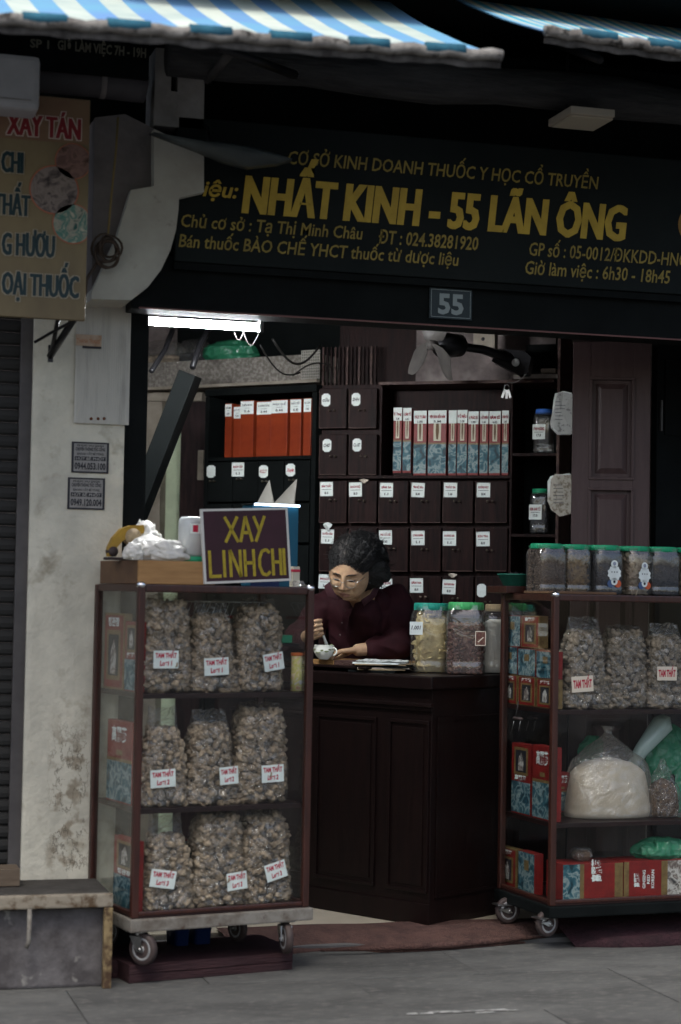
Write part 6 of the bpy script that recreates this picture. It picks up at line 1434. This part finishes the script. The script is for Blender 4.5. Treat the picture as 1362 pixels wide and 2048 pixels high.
# ================================================================ WOMAN
wo = thing('person', 'seated woman in maroon shirt and thin glasses leaning over a cup with a spoon', 'person', (PT(735, 1300, 8.45).x, PT(735, 1300, 8.45).y, FZ))
WL = Vector(wo.location)
def wpt(px, py, t): return PT(px, py, t)-WL
HC = wpt(701, 1143, 8.10)       # head centre
HS = 1.11
f2 = (-F0*math.cos(R_(17))-RR*math.sin(R_(17))); fw = (f2*math.cos(R_(26))-ZZ*math.sin(R_(26))).normalized()
rt = fw.cross(ZZ).normalized()*-1      # her left side = image right
rt = ZZ.cross(fw).normalized(); upv = fw.cross(rt).normalized()
if rt.dot(RR) < 0: rt = -rt
if upv.z < 0: upv = -upv
roll_h = R_(5); rt, upv = (rt*math.cos(roll_h)-upv*math.sin(roll_h)), (upv*math.cos(roll_h)+rt*math.sin(roll_h))
HM = Matrix(((rt.x, fw.x, upv.x, HC.x), (rt.y, fw.y, upv.y, HC.y), (rt.z, fw.z, upv.z, HC.z), (0, 0, 0, 1)))
def G(x, z, cx, cz, sx_, sz_): return math.exp(-((x-cx)/sx_)**2-((z-cz)/sz_)**2)
def headpt(s):
    x, y, z = s.x*.078, s.y*.098, s.z*.120
    if s.z < 0: x *= 1-.20*(-s.z)**2.2; y *= (1-.05*(-s.z)) if y > 0 else (1-.25*(-s.z))
    if s.z > 0: x *= 1+.02*s.z
    if s.y > 0:
        y = .098*(s.y**.78)*(1-.06*abs(s.z)**2)
        if s.z < -.55: y -= .012*(-s.z-.55)/.45
        X, Z = x, z; m = min(1, s.y*2.2); d = 0
        d += .010*G(X, Z, 0, .008, .008, .020)+.016*G(X, Z, 0, -.016, .010, .013)+.010*G(X, Z, 0, -.024, .011, .008)
        for q in (-1, 1):
            d += .009*G(X, Z, q*.0145, -.027, .007, .007)
            d -= .011*G(X, Z, q*.030, .012, .017, .011); d += .0075*G(X, Z, q*.031, .009, .012, .0068)
            d -= .0035*G(X, Z, q*.031, .0015, .014, .003)
            d += .004*G(X, Z, q*.030, .030, .018, .007)
            d += .007*G(X, Z, q*.046, -.020, .018, .018)
            d -= .0045*G(X, Z, q*.027+q*.004, -.040, .0045, .014)
            d += .005*G(X, Z, q*.040, -.058, .016, .016)
        d += .008*G(X, Z, 0, -.050, .022, .0052)+.0085*G(X, Z, 0, -.0625, .019, .0058)-.006*G(X, Z, 0, -.0565, .024, .0022)-.004*G(X, Z, 0, -.071, .016, .004)
        d += .009*G(X, Z, 0, -.085, .020, .012)
        d *= 1.12
        y += d*m
    return Vector((x, y, z))*HS
body = MB(); n1, n2 = 128, 110; vs = []; fs = []
for i in range(n2+1):
    ph = math.pi*i/n2-math.pi/2
    for j in range(n1):
        a = 2*math.pi*j/n1; vs.append(HM @ headpt(Vector((math.cos(ph)*math.cos(a), math.cos(ph)*math.sin(a), math.sin(ph)))))
fs = [(i*n1+j, i*n1+(j+1) % n1, (i+1)*n1+(j+1) % n1, (i+1)*n1+j) for i in range(n2) for j in range(n1)]
body.add(vs, fs, 0, True)
for q in (-1, 1):
    c = HM @ Vector((q*.083, -.008, .0)); body.ell(c, (.010, .018, .030), rot=HM.to_3x3())
NB = wpt(742, 1222, 8.32); CH = wpt(735, 1290, 8.42); SLi = wpt(655, 1206, 8.36); SRi = wpt(786, 1198, 8.34)
body.capsule(HM @ Vector((0, -.030, -.055)), NB, .056, .062)
body.capsule(HM @ Vector((0, .010, -.070)), NB+Vector((0, 0, .01)), .038, .045)
# torso core (kept inside the shirt)
HP = Vector((0.02, .10, .52))
body.capsule(NB, CH, .05, .09); body.capsule(CH, HP+Vector((0, 0, .1)), .11, .12)
body.capsule(NB-ZZ*.02, SLi-ZZ*.01, .035, .035); body.capsule(NB-ZZ*.02, SRi-ZZ*.01, .035, .035)
deskz = BZ-FZ
E_l = wpt(797, 1288, 8.22); E_l.z = 1.085+.058-FZ        # her left elbow (image right), on the counter
Wl_ = wpt(716, 1308, 8.17); Wl_.z = BZ+.040-FZ
E_r = wpt(588, 1300, 8.30); E_r.z = BZ+.055-FZ
Wr_ = wpt(619, 1270, 8.10)
body.capsule(SRi, E_l, .043, .036); body.capsule(E_l, Wl_, .036, .027)
body.capsule(SLi, E_r, .043, .036); body.capsule(E_r, Wr_, .036, .026)
def hand(B, wr, X, Y, curls, spread=.0, s=1.0, thumb=.8):
    """X towards the fingers, Y towards the thumb side, Nn = palm side"""
    X = X.normalized(); Y = (Y-X*Y.dot(X)).normalized(); Nn = X.cross(Y).normalized()
    for k in range(4):
        o = (.027-.018*k)*s
        B.capsule(wr+Y*o*.55, wr+X*.070*s+Y*o, .0145*s, .0105*s, n=10)
    for k in range(4):
        o = (.027-.018*k)*s; L = (.040, .044, .041, .032)[k]*s; p = wr+X*.074*s+Y*o; d = X.copy(); c = curls[k]
        rr_ = (.0092, .0094, .0088, .0078)[k]*s
        for seg, (l, cc) in enumerate(((1.0, .7), (.68, 1.0), (.52, .8))):
            ang = c*cc; d = (d*math.cos(ang)+Nn*math.sin(ang)).normalized(); pn = p+d*L*l
            B.capsule(p, pn, rr_, rr_*.92, n=10); p = pn; rr_ *= .93
            Nn2 = d.cross(Y).normalized(); Nn_ = Nn2 if seg >= 0 else Nn
            if seg < 2: nn = d.cross(Y); nn = nn if nn.dot(Nn) > -2 else nn; N_ = nn
            Xn = d
            # rotate the curl plane with the finger
            Nk = (Nn*math.cos(0)); 
            d = d; globals()['_d'] = d
            Nn_local = (d.cross(Y)).normalized(); Nn_local = Nn_local if Nn_local.dot(X.cross(Y)) > -5 else Nn_local
            Nn = Nn_local
        Nn = X.cross(Y).normalized()
    tb = wr+X*.018*s+Y*.022*s; t1 = tb+(X*.55+Y*.75+Nn*.35).normalized()*.040*s; t2 = t1+(X*.85+Y*.1+Nn*thumb).normalized()*.030*s; t3 = t2+(X*.8-Y*.15+Nn*thumb).normalized()*.024*s
    B.capsule(tb, t1, .015*s, .0120*s, n=10); B.capsule(t1, t2, .0112*s, .0102*s, n=10); B.capsule(t2, t3, .0100*s, .0085*s, n=10)
# right hand (image left) pinching the spoon, back of the hand to the camera-left
spt = wpt(641, 1252, 8.06)
hand(body, Wr_, (RR*.55+ZZ*.32-F0*.55), (ZZ*.8+RR*.1-F0*.2), (.75, .95, 1.05, 1.15), s=.98, thumb=.7)
# left hand resting beside the cup, palm down
hand(body, Wl_+(-RR*.008), (-RR*.95-F0*.20-ZZ*.10), (F0*.95-ZZ*.05), (.30, .35, .42, .5), s=.95, thumb=.3)
bo = remesh(body, 'body', ['skin', 'lip'], .0028, wo, smooth=3)
HMi = HM.inverted()
me = bo.data
for p in me.polygons:
    c = HMi @ Vector(p.center)
    if c.y > .075 and abs(c.x) < .0215 and -.067*HS < c.z < -.0465*HS and (abs(c.x)/.0225)**2+((c.z/HS+.0565)/.0100)**2 < 1: p.material_index = 1
# ---- trousers, shirt
tr = MB()
for q in (-1, 1):
    hp = HP+rt*.09*q; kn = hp+(-F0*.36+RR*.02)+Vector((0, 0, .01))+rt*.03*q; ft = Vector((kn.x, kn.y, .07))+F0*.02
    tr.capsule(hp, kn, .085, .06); tr.capsule(kn, ft, .058, .042)
tr.capsule(HP+rt*.1, HP-rt*.1, .10, .10)
remesh(tr, 'trousers', ['black'], .010, wo, 6, .004, 14)
for q in (-1, 1):
    kn = HP+rt*.09*q-F0*.36+RR*.02+rt*.03*q; a = Vector((kn.x, kn.y, .028))
    MB().capsule(a+F0*.05, a-F0*.15, .036, .030).build('shoe', 'rubber', wo)
sh_ = MB()
def caps(a, b, ra, rb): sh_.capsule(a, b, ra, rb)
caps(SRi+Vector((0, 0, -.018)), SLi+Vector((0, 0, -.018)), .072, .066)
caps(NB+Vector((0, .0, -.022))+F0*.015, CH+RR*.01, .094, .158); caps(NB+Vector((0, 0, .012)), NB+RR*.02+Vector((0, 0, -.03)), .083, .10); caps(SRi.lerp(NB, .55)+Vector((0, 0, .0)), SLi.lerp(NB, .55)+Vector((0, 0, .0)), .078, .074); caps(CH+RR*.03, HP+Vector((0, 0, .12)), .150, .165)
caps(wpt(732, 1226, 8.20), CH, .060, .12); caps(wpt(754, 1208, 8.27), NB, .058, .08)
caps(SRi.lerp(NB, .3)+Vector((0, 0, -.03)), CH+RR*.07, .085, .125); caps(SLi.lerp(NB, .3)+Vector((0, 0, -.03)), CH-RR*.06, .080, .115)
caps(SRi, E_l, .070, .060); caps(E_l, E_l.lerp(Wl_, .60), .058, .046)
caps(SLi, E_r, .068, .060); caps(E_r, E_r.lerp(Wr_, .62), .056, .045)
caps(SRi+Vector((0, 0, -.03)), CH+Vector((0, 0, -.02)), .09, .12)
so_ = remesh(sh_, 'shirt', ['shirt'], .006, wo, 8)
FC = HM @ Vector((0, .01, -.03))
displace(so_.data, lambda c: noise.noise(Vector((c.x*5+c.z*7, c.y*6, c.z*4)))*.012-abs(noise.noise(Vector((c.x*9+c.z*12, c.y*9, c.z*7-c.x*5))))*.022+.006-(.02 if (c-FC).length < .100 else 0))
cm = MB(); dn = (HM @ Vector((0, -.03, -.055))-NB).normalized(); q_ = dn.to_track_quat('Z', 'Y').to_matrix().to_4x4()
rg = []
for rr0, hh in ((.100, -.030), (.090, -.005), (.081, .025), (.074, .060), (.070, .082), (.066, .082), (.068, .04)):
    rg.append([(rr0*math.cos(a)*1.0, rr0*math.sin(a), hh+.012*math.cos(a*2+.6)) for a in [2*math.pi*i/32 for i in range(32)]])
cm.loft(rg, 0, (False, False), True, Matrix.Translation(NB) @ q_); cm.build('collar_band', 'shirt', wo)
# collar flaps and placket
cn = NB+Vector((0, 0, .0))
def patch(pts, th=.006, m_='shirt', name='collar', nrm=None):
    pts = [Vector(p) for p in pts]; nn = nrm or (-F0+ZZ*.3).normalized(); m = MB(); k = len(pts); c = sum(pts, Vector())/k
    m.add(pts+[p-nn*th for p in pts]+[c+nn*.004, c-nn*(th+.0)], [(i, (i+1) % k, 2*k) for i in range(k)]+[(k+(i+1) % k, k+i, 2*k+1) for i in range(k)]+[(i, k+i, k+(i+1) % k, (i+1) % k) for i in range(k)], 0, True); m.build(name, m_, wo)
M['collar'] = mat('dark_collar', (.040, .014, .018), .8)
tC = 8.08
patch([wpt(648, 1172, tC+.06), wpt(664, 1160, tC+.03), wpt(672, 1172, tC-.0), wpt(688, 1196, tC-.01), wpt(674, 1200, tC-.01), wpt(655, 1192, tC+.02)], m_='collar')
patch([wpt(722, 1200, tC-.01), wpt(740, 1188, tC+.01), wpt(752, 1168, tC+.05), wpt(760, 1172, tC+.06), wpt(752, 1192, tC+.04), wpt(728, 1212, tC+.0)], m_='collar')
m = MB()
for k, (x, y) in enumerate(((690, 1222), (684, 1246), (680, 1270))): MB().ell(wpt(x, y, 8.20), .0045, 0, ICO1).build('button', 'rubber', wo)
# ---- brows, lash lines, glasses
fm = MB()
def hp(x, z, dy=0):
    """point on the face surface at head-local x, z"""
    best = None
    zz_ = z/(.120); xx = x/(.078); r2 = 1-zz_*zz_-xx*xx
    s = Vector((xx, math.sqrt(max(.01, r2)), zz_)); p = headpt(s/1.0); return HM @ Vector((x*HS, p.y+dy, z*HS))
for q in (-1, 1):
    MB().tube([hp(q*x, z, .0005) for x, z in ((.011, .0265), (.022, .0305), (.034, .0315), (.046, .027))], [.0014, .0030, .0026, .0010], 6).build('eyebrow', 'hair', wo)
    MB().tube([hp(q*x, z, .0012) for x, z in ((.018, .0062), (.025, .0035), (.032, .0028), (.039, .0042), (.044, .0070))], [.0012, .0022, .0025, .0022, .0010], 6).build('eyelashes', 'hair', wo)
    MB().tube([hp(q*x, z, .0004) for x, z in ((.019, .0125), (.028, .0165), (.037, .0155), (.044, .0110))], [.0008, .0015, .0015, .0008], 6).build('eyelid_crease', mat('lid_skin', (.33, .19, .11), .5), wo)
gm = MB(); gf = .094*HS
for q in (-1, 1):
    ring = [HM @ Vector((q*.0315+.0245*math.cos(a), gf+.014-.10*abs(q*.0315+.0245*math.cos(a))*.35, -.001+.0185*math.sin(a))) for a in [2*math.pi*i/28 for i in range(29)]]
    gm.tube(ring, .0011, 6)
    gm.tube([HM @ Vector((q*.056, gf+.010, .006)), HM @ Vector((q*.070, gf-.012, .008)), HM @ Vector((q*.083, gf-.07, .010))], .0011, 6)
gm.tube([HM @ Vector((-.0075, gf+.012, .003)), HM @ Vector((0, gf+.0165, .006)), HM @ Vector((.0075, gf+.012, .003))], .0010, 6)
go = gm.build('glasses', 'steel', wo)
for q in (-1, 1):
    lm = MB(); pts = [HM @ Vector((q*.0315+.0235*math.cos(a), gf+.0135-.10*abs(q*.0315+.0235*math.cos(a))*.35, -.001+.0178*math.sin(a))) for a in [2*math.pi*i/28 for i in range(28)]]
    lm.add(pts, [tuple(range(28))]); lm.build('lens', film('spectacle_lens', (.97, .98, .98), .06, .02), go)
# ---- hair: shell plus loose curls
hm = MB(); v, f = icosub(6); vs = []
def hairr(s):
    front = max(0, s.y); cover = 1.0
    line = .70-.55*s.x*s.x-.06*s.x+.05*noise.noise(s*6)          # hairline height on the forehead
    edge = (s.z-line)/.34 if s.y > .05 else 10
    side = (.16-s.y)/.26
    k = max(0, min(1, max(edge if s.y > .05 else 0, side)))
    if s.z < -.30: k *= max(0, min(1, (s.z+.80)/.5))
    puff = .018+.050*max(0, s.x)*(1 if s.z < .8 else .6)*(1 if s.z > -.2 else max(.3, 1+s.z))+.016*max(0, -s.y)+.010*max(0, s.z)
    if s.x < 0: puff *= .55
    return k, puff
for p in v:
    s = Vector(p); k, puff = hairr(s); b = headpt(s); L = b.length
    nn = .009*noise.noise(s*3.5)+.003*noise.noise(s*12)+(.022*noise.noise(s*5.5)+.012*noise.noise(s*14))*max(0, min(1, s.x*1.6+.2))
    r = L-.010 + k*(puff+.010+nn)
    vs.append(HM @ (b.normalized()*r))
hm.add(vs, f, 0, True)
# greying parted front
rr = random.Random(11)
for i in range(2200):      # short loose curls on the volume
    s = Vector((rr.gauss(.45, .6), rr.gauss(-.3, .6), rr.gauss(.3, .6))).normalized(); k, puff = hairr(s)
    if k < .8: continue
    b = headpt(s); base_ = b.normalized()*(b.length+puff*.8); d = Vector((rr.gauss(.2, .6), rr.gauss(-.5, .5), rr.gauss(-.2, .6))).normalized()
    L = rr.uniform(.018, .048); p0 = base_; p1 = p0+(d*.8+s*rr.uniform(.2, 1.1)).normalized()*L*.5; p2 = p1+(d+s*rr.uniform(-.8, .5)).normalized()*L*.6
    hm.tube([HM @ p0, HM @ p1, HM @ p2], [.0016, .0013, .0005], 3, 0, False)
gy = MB()
for i in range(1500):      # strands combed back from the hairline
    x = rr.uniform(-.85, .85); s = Vector((x, 0, 0)); z = .58-.55*x*x+rr.uniform(-.03, .30); z = max(-.1, min(.93, z))
    s = Vector((x*math.sqrt(max(.05, 1-z*z)), 0, z)); s.y = math.sqrt(max(.02, 1-s.x**2-s.z**2)); s.normalize(); pts = []; o_ = rr.uniform(-.002, .005); sw_ = rr.gauss(0, .10)
    for q in range(8):
        k, pf = hairr(s); b = headpt(s); L = b.length-.010*(1-k)+k*(pf+.004)+.001*min(q, 3)+o_*min(1, q/3)
        pts.append(HM @ (b.normalized()*max(L, b.length+.0012))); s = (s+.20*Vector((.55*s.x+sw_, -1.0, .35 if s.y > 0 else -.5))).normalized()
    grey = abs(x+.10) < .17 and rr.random() < .55 or rr.random() < .03
    (gy if grey else hm).tube(pts[:6 if grey else 8], [.0006, .0013, .0014, .0014, .0014, .0013, .0010, .0005][:6 if grey else 8], 3, 0, False)
hm.build('hair', 'hair', wo)
gy.build('grey_hair', 'greyhair', wo)
# stool
t = thing('stool', 'low wooden stool hidden under the seated woman behind the counter', 'stool', WL+Vector((HP.x, HP.y, 0)))
MB().box(-.19, .19, -.17, .17, .38, .41, 0, .005).build('seat', 'darkwood', t)
for a in (-1, 1):
    for b in (-1, 1): MB().box(a*.15-.02, a*.15+.02, b*.13-.02, b*.13+.02, 0.001, .3795).build('leg', 'darkwood', t)

# ---- cup and spoon
cp = PT(648, 1305, 8.06); cp.z = BZ+.001
t = thing('tea_cup', 'small white china cup with green pattern before the woman', 'cup', cp)
MB().lathe([(0, .0), (.020, .0), (.021, .003), (.034, .014), (.0435, .032), (.044, .045), (.0405, .057), (.0425, .060), (.0405, .0605), (.038, .056), (.0415, .045), (.040, .032), (.030, .016), (0, .008)], 36).build('bowl', 'china', t)
m = MB()
for k in range(14):
    a = 2*math.pi*k/14+.2; z = (.030, .038, .034, .042)[k % 4]; r = .0445 if z > .03 else .0432; L = .007+.004*(k % 3)
    vs = [((r+.0006)*math.cos(a+dx/r), (r+.0006)*math.sin(a+dx/r), z+dz) for dx, dz in ((-L, 0), (-L*.3, -.004), (L*.6, -.002), (L, .003), (L*.2, .004), (-L*.6, .003))]; m.add(vs, [tuple(range(6))])
m.build('painted_pattern', 'chinagreen', t)
m = MB(); ca = math.atan2((RR*.9-F0*.45).y, (RR*.9-F0*.45).x)
m.tube([((.042+.018*math.sin(q))*math.cos(ca), (.042+.018*math.sin(q))*math.sin(ca), .034+.016*math.cos(q)) for q in [math.pi*i/10 for i in range(11)]], .0035, 8); m.build('handle', 'china', t)
MB().lathe([(0, .046), (.0385, .046)], 24).build('porridge', 'slice', t)
s0 = PT(642, 1258, 8.03); s1 = PT(655, 1295, 8.05)
t = thing('spoon', 'white china spoon held in the woman right hand over the cup', 'spoon')
d = s1-s0; MB().tube([s0-d*.35, s0, s0.lerp(s1, .6), s1-d*.05], [.003, .0045, .006, .008], 10).build('handle', 'china', t)
MB().ell(s1+d.normalized()*.006, (.013, .011, .008), 0, ICO2).build('scoop', 'china', t)
MB().ell(s1+Vector((.016, -.0, .006)), (.013, .010, .008), 0, ICO2, nz=.3).build('food', 'chinagreen', t)
bpy.context.view_layer.update()
